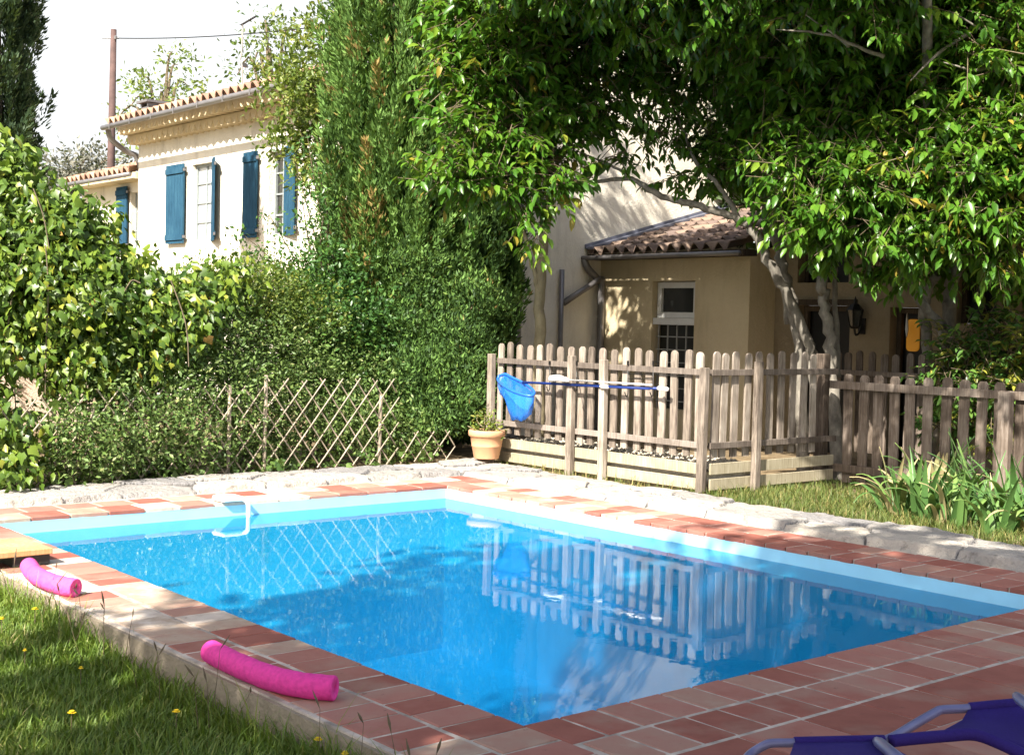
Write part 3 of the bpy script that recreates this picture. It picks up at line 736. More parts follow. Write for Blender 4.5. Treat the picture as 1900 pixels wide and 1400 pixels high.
# shaded house on the right
bH = bA + .5
FH = Face(W(aA1, bH), -u, -v)
def hx_(x, y): a, z = pxb(x, y, bH); return aA1 - a, z
LH = 5.6
zH = hx_(1490, 420)[1]
hou = empty('courtyard_house', W(aA1, bH, 0), 'shaded house with black window and doorways behind the tree trunks', 'house')
d1 = (hx_(1478, 600)[0], hx_(1577, 600)[0], -.3, hx_(1520, 566)[1]); win = (hx_(1481, 480)[0], hx_(1576, 480)[0], hx_(1530, 524)[1], hx_(1530, 428)[1])
d2 = (hx_(1651, 600)[0], hx_(1722, 600)[0], -.3, hx_(1690, 570)[1]); w3 = (hx_(1772, 550)[0], hx_(1850, 550)[0], hx_(1800, 600)[1], hx_(1800, 500)[1])
mw = MB(); wall_open(mw, FH, 0, LH, -.4, zH, [d1, win, d2, w3], .25)
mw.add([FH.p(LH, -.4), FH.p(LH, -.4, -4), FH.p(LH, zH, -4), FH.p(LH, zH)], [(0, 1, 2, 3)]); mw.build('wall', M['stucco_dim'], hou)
rf = MB(); roof_sheet(rf, FH.p(-.2, zH + .1, .35), -u, eya, int((LH + .4) / .2), 9, .2, .34, .05); rf.build('roof', M['shaded_roof_tile'], hou, smooth=True)
mg = MB(); FH.box(mg, -.1, LH, zH, zH + .07, .0, .3); mg.build('eave', M['dark_wood'], hou)
mg = MB(); half_gutter(mg, FH.p(-.2, zH + .04, .41), FH.p(LH, zH + .04, .41), .05); mg.build('gutter', M['zinc'], hou, smooth=True)
for hh, nm in ((d1, 'door'), (d2, 'door'), (win, 'window'), (w3, 'window')):
    mg = MB(); FH.box(mg, hh[0] + .003, hh[1] - .003, hh[2] + .003, hh[3] - .003, -.249, -.23)
    dd = mg.build(nm, M['dark_room'], hou); mf = MB()
    for a, b_ in ((hh[0] + .002, hh[0] + .06), (hh[1] - .06, hh[1] - .002)): FH.box(mf, a, b_, hh[2] + .003, hh[3] - .003, -.2, -.14)
    FH.box(mf, hh[0] + .061, hh[1] - .061, hh[3] - .07, hh[3] - .003, -.2, -.141)
    xm = (hh[0] + hh[1]) / 2
    if nm == 'window': FH.box(mf, xm - .02, xm + .02, hh[2] + .003, hh[3] - .071, -.19, -.15)
    mf.build('frame', M['dark_wood'], dd)
mg = MB(); FH.box(mg, d1[0] - .06, d1[1] + .1, d1[3] + .0, d1[3] + .07, .002, .04); mg.build('lintel', M['dark_wood'], hou)
l0, l1 = [(aA1 - a_, z_) for a_, z_ in (pxb(1684, 592, bH + .215), pxb(1705, 652, bH + .215))]
mg = MB(); r__ = (l1[0] - l0[0]) * .3; pts = []
for cx_, cz_, q0_ in ((l1[0] - r__, l1[1] + r__, -90), (l1[0] - r__, l0[1] - r__, 0), (l0[0] + r__, l0[1] - r__, 90), (l0[0] + r__, l1[1] + r__, 180)):
    for k in range(6): q = math.radians(q0_ + 18 * k); pts.append((cx_ + r__ * math.cos(q), cz_ + r__ * math.sin(q)))
mg.prism([FH.p(x, z, -.225) for x, z in pts], FH.n * .02); lit_ = mg.build('lit_pane', M['lamp_glow'], hou); lit_['label'] = 'orange lamplit pane'
ml0 = hx_(1672, 590)[0]
mg = MB(); mg.prism([FH.p(ml0, hx_(1672, 580)[1], -.13), FH.p(ml0 + .02, hx_(1672, 610)[1], -.13), FH.p(ml0 + .005, hx_(1672, 625)[1], -.13), FH.p(ml0 - .015, hx_(1672, 610)[1], -.13)], FH.n * .02)
mg.build('door_ornament', M['white_frame'], hou)
mg = MB(); xq = hx_(1433, 600)[0]; mg.tube([FH.p(xq, zH, .05), FH.p(xq, -.2, .05)], .03, 8); mg.build('downpipe', M['iron'], hou)

# wall lantern
lx, lz = hx_(1601, 590)
lan = empty('wall_lantern', FH.p(lx, lz, .16), 'black iron carriage lantern hung on the shaded wall between the doorways', 'lantern')
mg = MB(); c_ = FH.p(lx, lz, .16)
mg.lathe(c_, [(.0, -.13), (.045, -.125), (.06, -.1), (.062, -.095)], 6); mg.lathe(c_, [(.105, .09), (.1, .1), (.05, .16), (.02, .175), (.02, .2), (.0, .26)], 6)
for k in range(6): q = 2 * math.pi * k / 6; r0, r1 = .06, .098; mg.tube([c_ + np.array([r0 * math.cos(q), r0 * math.sin(q), -.1]), c_ + np.array([r1 * math.cos(q), r1 * math.sin(q), .095])], .007, 5)
mg.build('cage', M['iron'], lan)
mg = MB(); mg.lathe(c_, [(.054, -.094), (.092, .09)], 6); mg.build('glass', M['dark_pane'], lan)
mg = MB(); mg.tube(spline([c_ + ez * -.13, c_ - ez * .2 - FH.n * .03, c_ - ez * .17 - FH.n * .1, c_ - ez * .08 - FH.n * .14], 5), .014, 6)
FH.box(mg, lx - .045, lx + .045, lz - .19, lz - .0, .002, .025); mg.build('bracket', M['iron'], lan)

# ------------------------------------------------------------------ pole, wire, aerial
pY = 34.0
pp = empty('utility_pole', at(203, 560, pY), 'tall rust brown wooden utility pole behind the low wing', 'pole')
mg = MB(); mg.tube([at(201.5, 560, pY), at(206, 310, pY), at(211, 55, pY)], [.105, .1, .075], 10); mg.build('pole', M['pole_rust'], pp, smooth=True)
mg = MB(); c_ = at(210.5, 71, pY); mg.tube([c_ - np.array([.3, 0, .0]), c_ + np.array([.14, 0, .0])], .022, 6); mg.lathe(c_ + np.array([.08, -.08, 0]), [(.0, -.06), (.04, -.04), (.045, .03), (.0, .06)], 8); mg.build('insulator', M['zinc'], pp)
mg = MB(); e0 = at(212, 71, pY); e1_ = at(660, 40, 30)
pts = [e0 + (e1_ - e0) * s + np.array([0, 0, -.12 * 4 * s * (1 - s)]) for s in np.linspace(0, 1, 25)]
mg.tube(pts, .014, 5); tag(mg.build('power_line', M['iron']), 'thin dark power line sagging from the utility pole across the white sky', 'cable')
aY = 25.5
an = empty('tv_antenna', at(452, 140, aY), 'thin bent mast with a small rooftop television aerial above the farmhouse eaves', 'antenna')
mg = MB(); mg.tube(spline([at(449, 165, aY), at(449, 122, aY), at(445, 112, aY), at(448, 100, aY), at(450, 60, aY), at(450, 44, aY)], 4), .018, 6); mg.build('mast', M['grille'], an)
mg = MB(); mg.tube([at(447, 47, aY), at(474, 31, aY)], .022, 6)
for s in np.linspace(.1, 1, 7): c_ = at(447 + 27 * s, 47 - 16 * s, aY); mg.tube([c_ - np.array([.02, .16, .05]), c_ + np.array([.02, .16, .05])], .008, 4)
mg.build('aerial', M['iron'], an)
mg = MB(); mg.obox(at(446, 122, aY), np.array([.12, 0, -.02]), np.array([0, .12, 0]), np.array([0, 0, .06])); mg.build('amplifier', M['iron'], an)

# ------------------------------------------------------------------ fences
def board(w_, h, th, top='round'):
    """an upright board, origin at its foot; x width, y thickness"""
    mb_ = MB(); r = w_ / 2
    if top == 'round': poly = [(-r, 0), (r, 0)] + [(r * math.cos(q), h - r + r * math.sin(q)) for q in np.linspace(0, math.pi, 9)]
    elif top == 'clip': poly = [(-r, 0), (r, 0), (r, h - .03), (r - .022, h), (-r + .022, h), (-r, h - .03)]
    else: poly = [(-r, 0), (r, 0), (r, h), (-r, h)]
    mb_.prism([np.array([x, th / 2, z]) for x, z in poly], np.array([0, -th, 0]))
    return mb_
def picket_fence(name, label, P0, P1, pick_s, zb_, zt_, rails, posts, front, wood, railm, w_=.083, top='round', rail_h=.055, kick=(), post_w=.075, postz=None):
    P0, P1 = np.asarray(P0), np.asarray(P1); L = np.linalg.norm(P1 - P0); e = (P1 - P0) / L; n = np.asarray(front); n = n / np.linalg.norm(n)
    root = empty(name, P0, label, 'fence', None); rot = math.atan2(e[1], e[0])
    proto = None
    def put(src, s, d, z, nm, mat_):
        o = bpy.data.objects.new(nm, src); COL.objects.link(o); o.parent = root
        if not src.materials: src.materials.append(mat_)
        o.location = Vector(e * s + n * d + ez * z); o.rotation_euler = (random.uniform(-.008, .008), random.uniform(-.016, .016), rot); return o
    variants = []
    for k in range(4):
        mb_ = board(w_ * random.uniform(.94, 1.05), zt_ - zb_ + random.uniform(-.012, .012), .02, top)
        me = bpy.data.meshes.new('picket'); me.from_pydata(mb_.V, [], mb_.F); variants.append(me)
    for i, s in enumerate(pick_s): put(variants[i % 4], s, 0, zb_ + random.uniform(-.008, .008), 'picket', wood)
    for zr in rails:
        mr = MB(); mr.obox(P0 + n * .0115 + ez * (zr - rail_h / 2), e * L, n * .035, ez * rail_h); mr.build('rail', railm, root, bevel=.003)
    for zk in kick:
        mr = MB(); mr.obox(P0 + n * .012 + e * .02 + ez * (zk - .05), e * (L - .04), n * .025, ez * .1); mr.build('kickboard', M['kick_wood'], root, bevel=.003)
    for s, zp in posts:
        mb_ = MB(); mb_.hexa([np.array(q) for q in ((-post_w / 2, post_w * .4, -.1), (-post_w / 2, -post_w * .4, -.1), (post_w / 2, -post_w * .4, -.1), (post_w / 2, post_w * .4, -.1), (-post_w / 2, post_w * .4, zp), (-post_w / 2, -post_w * .4, zp), (post_w / 2, -post_w * .4, zp), (post_w / 2, post_w * .4, zp))])
        me = bpy.data.meshes.new('post'); me.from_pydata(mb_.V, [], [tuple(reversed(f)) for f in mb_.F]); me.materials.append(wood)
        o = bpy.data.objects.new('post', me); COL.objects.link(o); o.parent = root; o.location = Vector(e * s + n * (.052 + post_w * .4)); o.rotation_euler = (0, random.uniform(-.012, .012), rot)
        bv = o.modifiers.new('bevel', 'BEVEL'); bv.width = .006; bv.segments = 2
    return root
bA_f = 5.72
aS = pxb(925, 800, bA_f)[0]; aE = pxb(1312, 800, bA_f)[0]
pxs = [929, 947, 964, 983, 1001, 1020, 1040, 1060, 1080, 1099, 1120, 1141, 1162, 1186, 1208, 1230, 1254, 1278, 1301]
ss = [aS - pxb(x, 660, bA_f)[0] for x in pxs]
posts = [(aS - pxb(x, 800, bA_f)[0], z) for x, z in ((921, 1.17), (1069, 1.19), (1130, 1.17), (1314, 1.145))]
picket_fence('picket_fence', 'sunlit weathered picket fence that carries the blue leaf net', W(aS, bA_f), W(aE, bA_f), ss, .33, 1.285, (1.1, .445), posts, -v, M['fence_wood'], M['rail_wood'], kick=(.235, .095))
aB = aE; bB0, bB1 = bA_f, 7.56
ss = [pxa(x, 700, aB)[0] - bB0 for x in (1328, 1343, 1364, 1387, 1408, 1430, 1451, 1471, 1491, 1510)]
picket_fence('picket_fence', 'short picket return fence running back from the corner post to the gate', W(aB, bB0), W(aB, bB1), [s for s in ss if .05 < s < bB1 - bB0], .33, 1.285, (1.1, .445), [(pxa(1391, 800, aB)[0] - bB0, 1.2)], -u, M['fence_wood'], M['rail_wood'], kick=(.235, .095))
bC = 7.6
aC0 = pxb(1527, 800, bC)[0]; aC1 = pxb(2010, 800, bC)[0]
pxs = [1575, 1603, 1631, 1661, 1691, 1722, 1755, 1788, 1821, 1857, 1892, 1930, 1970]
ss = [aC0 - pxb(x, 750, bC)[0] for x in pxs]
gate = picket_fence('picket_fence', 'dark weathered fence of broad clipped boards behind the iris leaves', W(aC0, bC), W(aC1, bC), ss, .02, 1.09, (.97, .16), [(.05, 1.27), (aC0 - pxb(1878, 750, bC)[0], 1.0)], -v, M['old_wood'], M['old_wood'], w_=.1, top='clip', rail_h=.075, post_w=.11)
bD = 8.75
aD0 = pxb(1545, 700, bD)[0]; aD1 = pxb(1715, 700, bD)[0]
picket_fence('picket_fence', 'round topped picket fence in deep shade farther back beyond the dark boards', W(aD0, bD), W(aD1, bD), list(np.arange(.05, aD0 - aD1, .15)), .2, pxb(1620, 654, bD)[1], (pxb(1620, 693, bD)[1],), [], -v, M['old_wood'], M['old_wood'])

# expanding cane trellis along the flower bed
aT = PA + 1.5
tr_ = empty('trellis', W(aT, -1.5, 0), 'expanding cane lattice trellis along the foot of the hedge', 'trellis')
H_ = .86
for (b0, b1, h, lean) in ((-2.2, 1.35, .78, .05), (1.42, 3.05, .84, .0), (3.1, 4.6, .9, .02), (4.66, 5.35, .34, 0)):
    ml = MB(); stp = .205; run = h * .74
    s = b0 - run
    while s < b1:
        for dr, dd in ((1, .0), (-1, .012)):
            p0 = [s, 0.03]; p1 = [s + run, h]
            if dr < 0: p0, p1 = [s + run, .03], [s, h]
            f0, f1 = 0, 1
            lo_, hi_ = min(p0[0], p1[0]), max(p0[0], p1[0])
            if hi_ < b0 or lo_ > b1: continue
            def clipt(x): return (x - p0[0]) / (p1[0] - p0[0])
            ts = sorted((clipt(b0), clipt(b1))); f0, f1 = max(0, ts[0]), min(1, ts[1])
            q0 = W(aT + dd + lean, p0[0] + (p1[0] - p0[0]) * f0, p0[1] + (p1[1] - p0[1]) * f0 + random.uniform(-.01, .02)); q1 = W(aT + dd - lean, p0[0] + (p1[0] - p0[0]) * f1, p0[1] + (p1[1] - p0[1]) * f1 + random.uniform(-.01, .02))
            ml.tube([q0, q1], [.0078, .007], 5, tint=random.random())
        s += stp
    ml.build('lattice', M['cane'], tr_)
for bb, hh in ((-.6, .8), (1.38, .7), (2.7, .86), (3.08, .95), (4.4, .75)):
    ml = MB(); ml.tube([W(aT + .03, bb, -.05), W(aT + .03, bb + .01, hh)], .018, 7); ml.build('post', M['cane'], tr_)

# ------------------------------------------------------------------ planting, left to right
def shrub(name, label, cat, base, arr, mat, shape, part='foliage', group=None, stems=None):
    r = empty(name, base, label, cat, group); leaves(part, mat, *arr, shape, r)
    if stems is not None:
        ms = MB()
        for pts, rad in stems: ms.tube(spline(pts, 4), lerp_list(rad, 4 * (len(pts) - 1) + 1), 7)
        ms.build('stem', M['twig'], r)
    return r
# big ivy-covered mound
ivyb = [B(-30, 400, 12.0, .6), B(40, 440, 12.0, .6), B(110, 480, 12.1, .55), B(200, 520, 12.2, .45), B(270, 560, 12.4, .4), B(360, 545, 12.7, .32), B(-20, 520, 11.8, .75), B(70, 560, 11.7, .65), B(150, 600, 11.9, .55), B(240, 640, 12.1, .5),
        B(-30, 660, 11.4, .55), B(130, 670, 11.7, .4), B(320, 600, 12.4, .45), B(55, 390, 12.2, .4), B(-60, 330, 12.3, .6), B(-10, 790, 11.0, .3, 1.4), B(30, 850, 10.9, .25, 1.2), B(430, 520, 12.9, .25), B(150, 420, 12.2, .3), B(0, 320, 12.2, .35)]
hole = lambda P: ~((np.abs((P - EYEP) @ _R / ((P - EYEP) @ _F) * FPX + 950 - 50) < 24) & (np.abs(700 - (P - EYEP) @ _U / ((P - EYEP) @ _F) * FPX - 722) < 34))
arr = blob_leaves(ivyb, n_per=1300, size=.088, clump=.1, k_clump=105, shell=.55, up=.5, tint_mu=.52, tint_sd=.22)
# ivy leaves hang tip down, faces out towards the light
arr = list(arr); arr[1] = arr[1] * .5 + np.array([0, 0, -.75]); arr[2] = arr[2] * .7 + np.array([-.35, -.6, .35])
mk_ = hole(arr[0]) & (arr[0][:, 2] > -.02); arr = [x[mk_] for x in arr]
pick = rng.random(len(arr[0])) < .3
small_ = [x[~pick] for x in arr]; arr = [x[pick] for x in arr]
small_[1] = small_[1] + rng.normal(0, .45, small_[1].shape); small_[2] = small_[2] + rng.normal(0, .6, small_[2].shape); small_[3] = small_[3] * 1.12
ivy = shrub('ivy', 'mound of broad leaved ivy with hanging stems at the left edge', 'ivy', W(aT + .8, -1.2, 0), arr, M['ivy_leaf'], 'ivy')
leaves('vine_leaves', M['ivy_leaf'], *small_, 'leaf', ivy)
ms = MB()
for pts in ([(82, 455), (90, 540), (88, 640), (82, 740)], [(20, 640), (28, 760), (24, 880)], [(10, 640), (30, 520), (45, 470)], [(230, 540), (245, 520), (258, 525)], [(60, 350), (80, 400), (88, 460)], [(320, 520), (345, 600), (350, 680)]):
    ms.tube(spline([at(x + random.uniform(-3, 3), y, 11.3) for x, y in pts], 4), .0055, 5)
ms.build('stem', M['twig'], ivy)
gw = MB(); gw.obox(W(aT + 2.1, -3.6, -.3), u * .2, v * 3.6, ez * 1.75); tag(gw.build('garden_wall', M['white_render'], bevel=.02), 'white rendered garden wall glimpsed through a gap in the ivy', 'wall')
gw = MB(); gw.obox(W(aT + 6.2, -1.0, -.3), u * .35, v * 5.0, ez * 2.62); tag(gw.build('stone_wall', M['garden_wall'], bevel=.04), 'pinkish stone wall top showing above the hedge below the farmhouse windows', 'wall')

# fine-leaved hedge behind the trellis, a few separate bushes
hb = [[B(300, 740, 12.1, .5), B(240, 790, 11.7, .38), B(350, 790, 12.0, .36), B(280, 660, 12.4, .5), B(170, 800, 11.4, .38), B(340, 680, 12.5, .5), B(200, 700, 11.9, .45), B(120, 790, 11.4, .35), B(410, 700, 12.6, .45), B(130, 850, 11.25, .22, 1.5), B(200, 845, 11.5, .24, 1.5), B(270, 840, 11.8, .24, 1.5), B(340, 835, 12.1, .24, 1.4), B(410, 830, 12.4, .24, 1.4)],
      [B(430, 640, 13.0, .55), B(480, 720, 13.1, .5), B(420, 740, 12.6, .42), B(500, 660, 13.4, .55), B(460, 790, 12.7, .3), B(390, 610, 12.9, .5), B(550, 720, 13.5, .5), B(570, 660, 13.9, .55), B(480, 830, 12.8, .22, 1.3), B(540, 825, 13.1, .22, 1.3)],
      [B(420, 560, 13.4, .55), B(500, 570, 13.6, .55), B(480, 530, 13.7, .4), B(560, 590, 14.0, .55), B(400, 530, 13.3, .35), B(340, 560, 13.2, .4)],
      [B(560, 780, 13.4, .42), B(630, 795, 13.6, .42), B(690, 790, 13.8, .4), B(600, 720, 13.8, .45), B(740, 800, 14.0, .35), B(670, 720, 14.1, .45), B(760, 830, 13.9, .2), B(500, 800, 13.3, .35)]]
names = [('grey green fine leaved bush spilling through the left of the trellis', 'hedge_leaf', .05), ('pale olive fine leaved bush behind the middle of the trellis', 'hedge_leaf', .045), ('yellowish green feathery bush below the farmhouse', 'loose_leaf', .045), ('low straggly bush poking through the right half of the trellis', 'hedge_leaf', .05)]
for bl, (lb, mt_, sz) in zip(hb, names):
    arr = blob_leaves(bl, n_per=2400, size=sz, clump=.085, k_clump=170, shell=.45, tint_mu=.5, tint_sd=.22); ok = arr[0][:, 2] > 0; arr = [x[ok] for x in arr]
    c0 = bl[0][0]; st = [([np.array([c0[0], c0[1] + .1, -.05]), c + np.array([0, 0.1, -.1])], [.02, .006]) for c, r, w_ in bl]
    shrub('hedge_bush', lb, 'bush', [c0[0], c0[1], 0], arr, M[mt_], 'small', group='bushes behind the trellis', stems=st)
# glossy green shrub with tall loose shoots against the white facade
gb = [B(560, 620, 14.1, .55), B(620, 580, 14.4, .55), B(600, 680, 14.3, .5), B(650, 650, 14.5, .45), B(690, 600, 14.6, .4), B(540, 540, 14.3, .4), B(620, 500, 14.6, .45), B(560, 690, 14.0, .35)]
arr = blob_leaves(gb, n_per=2400, size=.062, clump=.09, k_clump=170, shell=.5, tint_mu=.45)
st = []; ex_ = []
for (x0, y0, x1, y1) in ((560, 560, 445, 430), (580, 540, 500, 400), (590, 520, 560, 360), (610, 510, 585, 300), (600, 530, 600, 400), (560, 540, 470, 470), (570, 560, 520, 480), (600, 500, 545, 290), (620, 480, 570, 250)):
    p0, p1 = at(x0, y0, 14.5), at(x1, y1, 14.4 + random.uniform(-.2, .2)); st.append(([p0, (p0 + p1) / 2 + rng.normal(0, .05, 3), p1], [.012, .008, .003]))
    for s in np.linspace(.25, 1.0, 7): ex_.append((p0 + (p1 - p0) * s + rng.normal(0, .03, 3), .13, .5))
a2 = blob_leaves(ex_, n_per=700, size=.06, clump=.07, k_clump=110, shell=.2, tint_mu=.5)
arr = [np.concatenate(q) for q in zip(arr, a2)]
shrub('shrub', 'glossy green shrub with loose tall shoots in front of the white facade', 'shrub', gnd(600, 846), arr, M['shrub_leaf'], 'small', stems=st + [([gnd(600, 846) - ez * .05, at(600, 700, 14.3), at(600, 560, 14.4)], [.05, .04, .012])])
# yellow-green loose tree between facade and cypress
lt = [B(550, 200, 16.0, .55), B(530, 260, 16.0, .35), B(570, 130, 16.2, .5), B(580, 230, 16.2, .4), B(590, 300, 16.1, .35), B(545, 150, 16.1, .3), B(575, 330, 15.8, .25), B(590, 60, 16.3, .4)]
arr = blob_leaves(lt, n_per=760, size=.085, clump=.1, k_clump=90, shell=.35, tint_mu=.55)
shrub('young_tree', 'thin yellowish tree leaning out beside the big cypress under the eaves', 'tree', at(620, 860, 16.3) * [1, 1, 0], arr, M['loose_leaf'], 'leaf', part='crown', stems=[([np.array([*at(620, 860, 16.3)[:2], -.05]), at(615, 500, 16.3), at(575, 150, 16.1)], [.07, .05, .012]), ([at(610, 420, 16.3), at(560, 250, 16.0), at(530, 230, 16.0)], [.03, .015, .005])])

def cypress(name, label, base, height, prof, K, mat, sprig=.085, seed=1, per=62, tmu=.45, plume=(.45, .95)):
    r_ = np.random.default_rng(seed); root = empty(name, base, label, 'cypress'); base = np.asarray(base, dtype=float)
    zs, rs = np.array([p[0] for p in prof]) * height, np.array([p[1] for p in prof])
    cdf = np.cumsum(np.interp(np.linspace(0, height, 200), zs, rs) + .12); cdf /= cdf[-1]
    z = np.interp(r_.random(K), cdf, np.linspace(0, height, 200)); th = r_.uniform(0, 2 * math.pi, K); R = np.interp(z, zs, rs) * (1 + .1 * np.sin(3 * th + z * 1.3) + .08 * np.sin(7 * th - z * 2.1))
    rr = R * np.sqrt(r_.uniform(.3, 1.05, K)); out = np.stack([np.cos(th), np.sin(th), np.zeros(K)], 1)
    p0 = base + out * rr[:, None] + ez * z[:, None]; ax = unit(ez + out * r_.uniform(.02, .42, K)[:, None] + r_.normal(0, .1, (K, 3))); L = r_.uniform(*plume, K) * np.clip(R / .9, .45, 1.1)
    tnt = np.clip(r_.normal(tmu, .2, K), 0, .96); PP, DD, NN, TT, SS = [], [], [], [], []
    for j in range(per):
        t_ = r_.random(K) ** .8; spr = .15 * (1 - t_ ** 1.6) * np.clip(L / .7, .5, 1.2) + .008; o = r_.normal(0, 1, (K, 3)); o = unit(o - ax * (o * ax).sum(1)[:, None])
        PP.append(p0 + ax * (L * t_)[:, None] + o * (spr * np.sqrt(r_.random(K)))[:, None]); DD.append(ax * .9 + o * .45 + out * .12 + r_.normal(0, .18, (K, 3))); NN.append(o + r_.normal(0, .4, (K, 3)))
        TT.append(tnt + r_.normal(0, .1, K) + .12 * t_ + (r_.random(K) < .006) * .7); SS.append(sprig * r_.uniform(.6, 1.3, K))
    arr = [np.concatenate(q) for q in (PP, DD, NN, SS, TT)]; ok = arr[0][:, 2] > .02; arr = [x[ok] for x in arr]
    leaves('crown', mat, *arr, 'sprig', root)
    mt_ = MB(); mt_.tube([base - ez * .1, base + ez * height * .5, base + ez * height * .95], [.16, .1, .02], 9); mt_.build('trunk', M['twig'], root); return root
cA = at(716, 600, 15.4); cA[2] = 0
cypress('cypress', 'tall bright green cypress standing between the facade and the leafy tree', cA, 9.0, [(0, .4), (.04, .62), (.2, .68), (.45, .64), (.6, .6), (.8, .45), (1, .05)], 2100, M['cypress_leaf'], sprig=.078, seed=3, per=125, tmu=.56)
cB = at(838, 600, 15.7); cB[2] = 0
cypress('cypress', 'darker bushy cypress to the right of the bright one touching the picket fence', cB, 5.6, [(0, .3), (.03, .52), (.15, .62), (.35, .66), (.55, .6), (.8, .4), (1, .04)], 1700, M['cypress_leaf'], sprig=.078, seed=4, per=110, tmu=.3)
cC = at(-14, 600, 17.5); cC[2] = 0
cypress('cypress', 'dark slender cypress rising behind the ivy mound at the left', cC, 8.6, [(0, .45), (.2, .55), (.4, .52), (.7, .45), (1, .05)], 1200, M['dark_cypress_leaf'], sprig=.09, seed=5, per=95, tmu=.5)
# lower skirt of the dark cypress: denser flat sprays
def skirt(label, blobs):
    arr = blob_leaves(blobs, n_per=5400, size=.062, clump=.08, k_clump=240, shell=.5, tint_mu=.4, tint_sd=.22); ok = arr[0][:, 2] > .1; arr = [x[ok] for x in arr]
    arr[1] = arr[1] * .6 + np.array([0, -.1, .5]); c0 = blobs[0][0]
    st = [([np.array([c0[0], c0[1] + .15, -.05]), (c0 + c) / 2 - ez * .2, c], [.04, .02, .006]) for c, r, w_ in blobs]
    shrub('conifer_shrub', label, 'conifer', [c0[0], c0[1], 0], arr, M['cypress_leaf'], 'sprig', stems=st)
skirt('rounded green conifer shrub between trellis end and terracotta pot', [B(800, 690, 14.6, .5), B(860, 650, 14.7, .45), B(780, 600, 14.8, .5), B(850, 740, 14.4, .35), B(740, 690, 14.5, .42), B(800, 770, 14.3, .35), B(880, 560, 14.9, .4), B(760, 500, 15.0, .5)])

# far trees
def far_tree(name, label, base_xy, Y, blobs, mat, size, n_per=600, k=60, clump=.3, group='trees beyond the farmhouse', shell=.4):
    b0 = at(*base_xy, Y); b0[2] = -.3
    arr = blob_leaves(blobs, n_per=n_per, size=size, clump=clump, k_clump=k, shell=shell, tint_mu=.5); r = empty(name, b0, label, 'tree', group)
    leaves('crown', mat, *arr, 'small', r); ms = MB(); ms.tube(spline([b0, (b0 + blobs[0][0]) / 2 + np.array([.1, 0, .3]), blobs[0][0]], 5), lerp_list([.22, .14, .05], 11), 8)
    for c, rr, w_ in blobs[1:]: ms.tube(spline([(b0 * .35 + blobs[0][0] * .65), (c + blobs[0][0]) / 2, c], 4), lerp_list([.07, .04, .012], 9), 5)
    ms.build('trunk', M['twig'], r)
far_tree('leafy_tree', 'airy pale green tree against the sky behind the utility pole', (290, 600), 38, [B(300, 170, 38, .8, .4), B(330, 120, 38, .6, .3), B(260, 150, 38, .6, .3), B(350, 160, 38, .5, .3), B(240, 200, 38, .6, .25), B(210, 230, 38, .4, .25), B(320, 95, 38, .25, .4), B(230, 270, 38, .35, .3)], M['pale_leaf'], .17, 300, 34, .2)
far_tree('leafy_tree', 'airy darker tree above the farmhouse roof beside the aerial', (510, 600), 34, [B(500, 90, 34, .9, .38), B(540, 120, 34, .8, .38), B(470, 120, 34, .6, .3), B(550, 60, 34, .6, .35), B(490, 40, 34, .5, .3), B(560, 170, 34, .8, .4), B(440, 140, 34, .4, .25)], M['loose_leaf'], .15, 300, 40, .2)
far_tree('grey_tree', 'grey hazy olive tree above the low wing roof', (130, 600), 40, [B(130, 320, 40, .9, .9), B(170, 300, 40, .6, .8), B(110, 350, 40, .7, 1), B(230, 300, 40, .5, .6), B(110, 380, 40, .8, 1), B(180, 340, 40, .7, .8)], M['grey_leaf'], .16, 400, 40, .25)

# trees in front of the annex and house
lf_blobs = [B(930, 40, 13.6, .75), B(890, 140, 13.4, .55), B(850, 235, 13.2, .3), B(870, 310, 13.1, .4), B(950, 330, 13.2, .38), B(1000, 210, 13.5, .45), B(960, 120, 13.4, .5), B(1050, 60, 13.6, .6), B(935, 250, 13.3, .4), B(1010, 330, 13.2, .26), B(975, 390, 13.2, .16), B(1030, 300, 13.4, .25), B(870, 40, 13.7, .5), B(1060, 150, 13.7, .4), B(985, 440, 13.2, .1), B(960, -60, 13.8, .8), B(820, 330, 13.1, .2), (np.array([-1.1, 14.2, 6.8]), .6, .4), (np.array([-.45, 13.9, 6.6]), .65, .4), (np.array([.25, 13.7, 6.5]), .65, .4), (np.array([-.2, 13.6, 5.5]), .6, .5), (np.array([-.6, 14.0, 7.8]), .6, .4), (np.array([.9, 13.7, 6.9]), .6, .45)]  # last clusters added above the view to dapple the gable
lt_root = empty('leafy_tree', gnd(1000, 846) * [1, 1, 0], 'slender pale trunk tree by the white gable with drooping bright leaves', 'tree', 'broadleaf trees behind the fence')
PP, DD, NN, SZ, TT, A0, A1 = twiggy(lf_blobs, twigs=420, per=9, size=.125, droop=.5, spread=.65, len_=.3)
leaves('crown', M['tree_leaf'], PP, DD, NN, SZ, TT + .08, 'leaf', lt_root); sticks('twig', M['twig'], A0, A1, .006, .003, lt_root)
mt_ = MB(); tY = 14.6
trunk(mt_, [gnd(1000, 846) * [1, 1, 0] - ez * .1, at(1000, 640, tY), at(1003, 520, tY), at(1012, 420, tY), at(1020, 330, tY), at(1000, 220, 14.2), at(960, 100, 13.8), at(950, 10, 13.7)], [0.0723, 0.0638, 0.0595, 0.0467, 0.0510, 0.0382, 0.0255, 0.0127])
trunk(mt_, [at(1000, 540, tY), at(985, 480, tY - .02), at(970, 420, tY - .1), at(965, 380, tY - .2)], [0.0298, 0.0255, 0.0187, 0.0102])
trunk(mt_, [at(1018, 340, tY), at(950, 300, 13.8), at(880, 300, 13.3)], [0.0255, 0.0170, 0.0051])
trunk(mt_, [at(950, 10, 13.7), np.array([-.1, 13.8, 5.5]), np.array([-.4, 13.9, 7.2])], [0.0170, 0.0127, 0.0043])
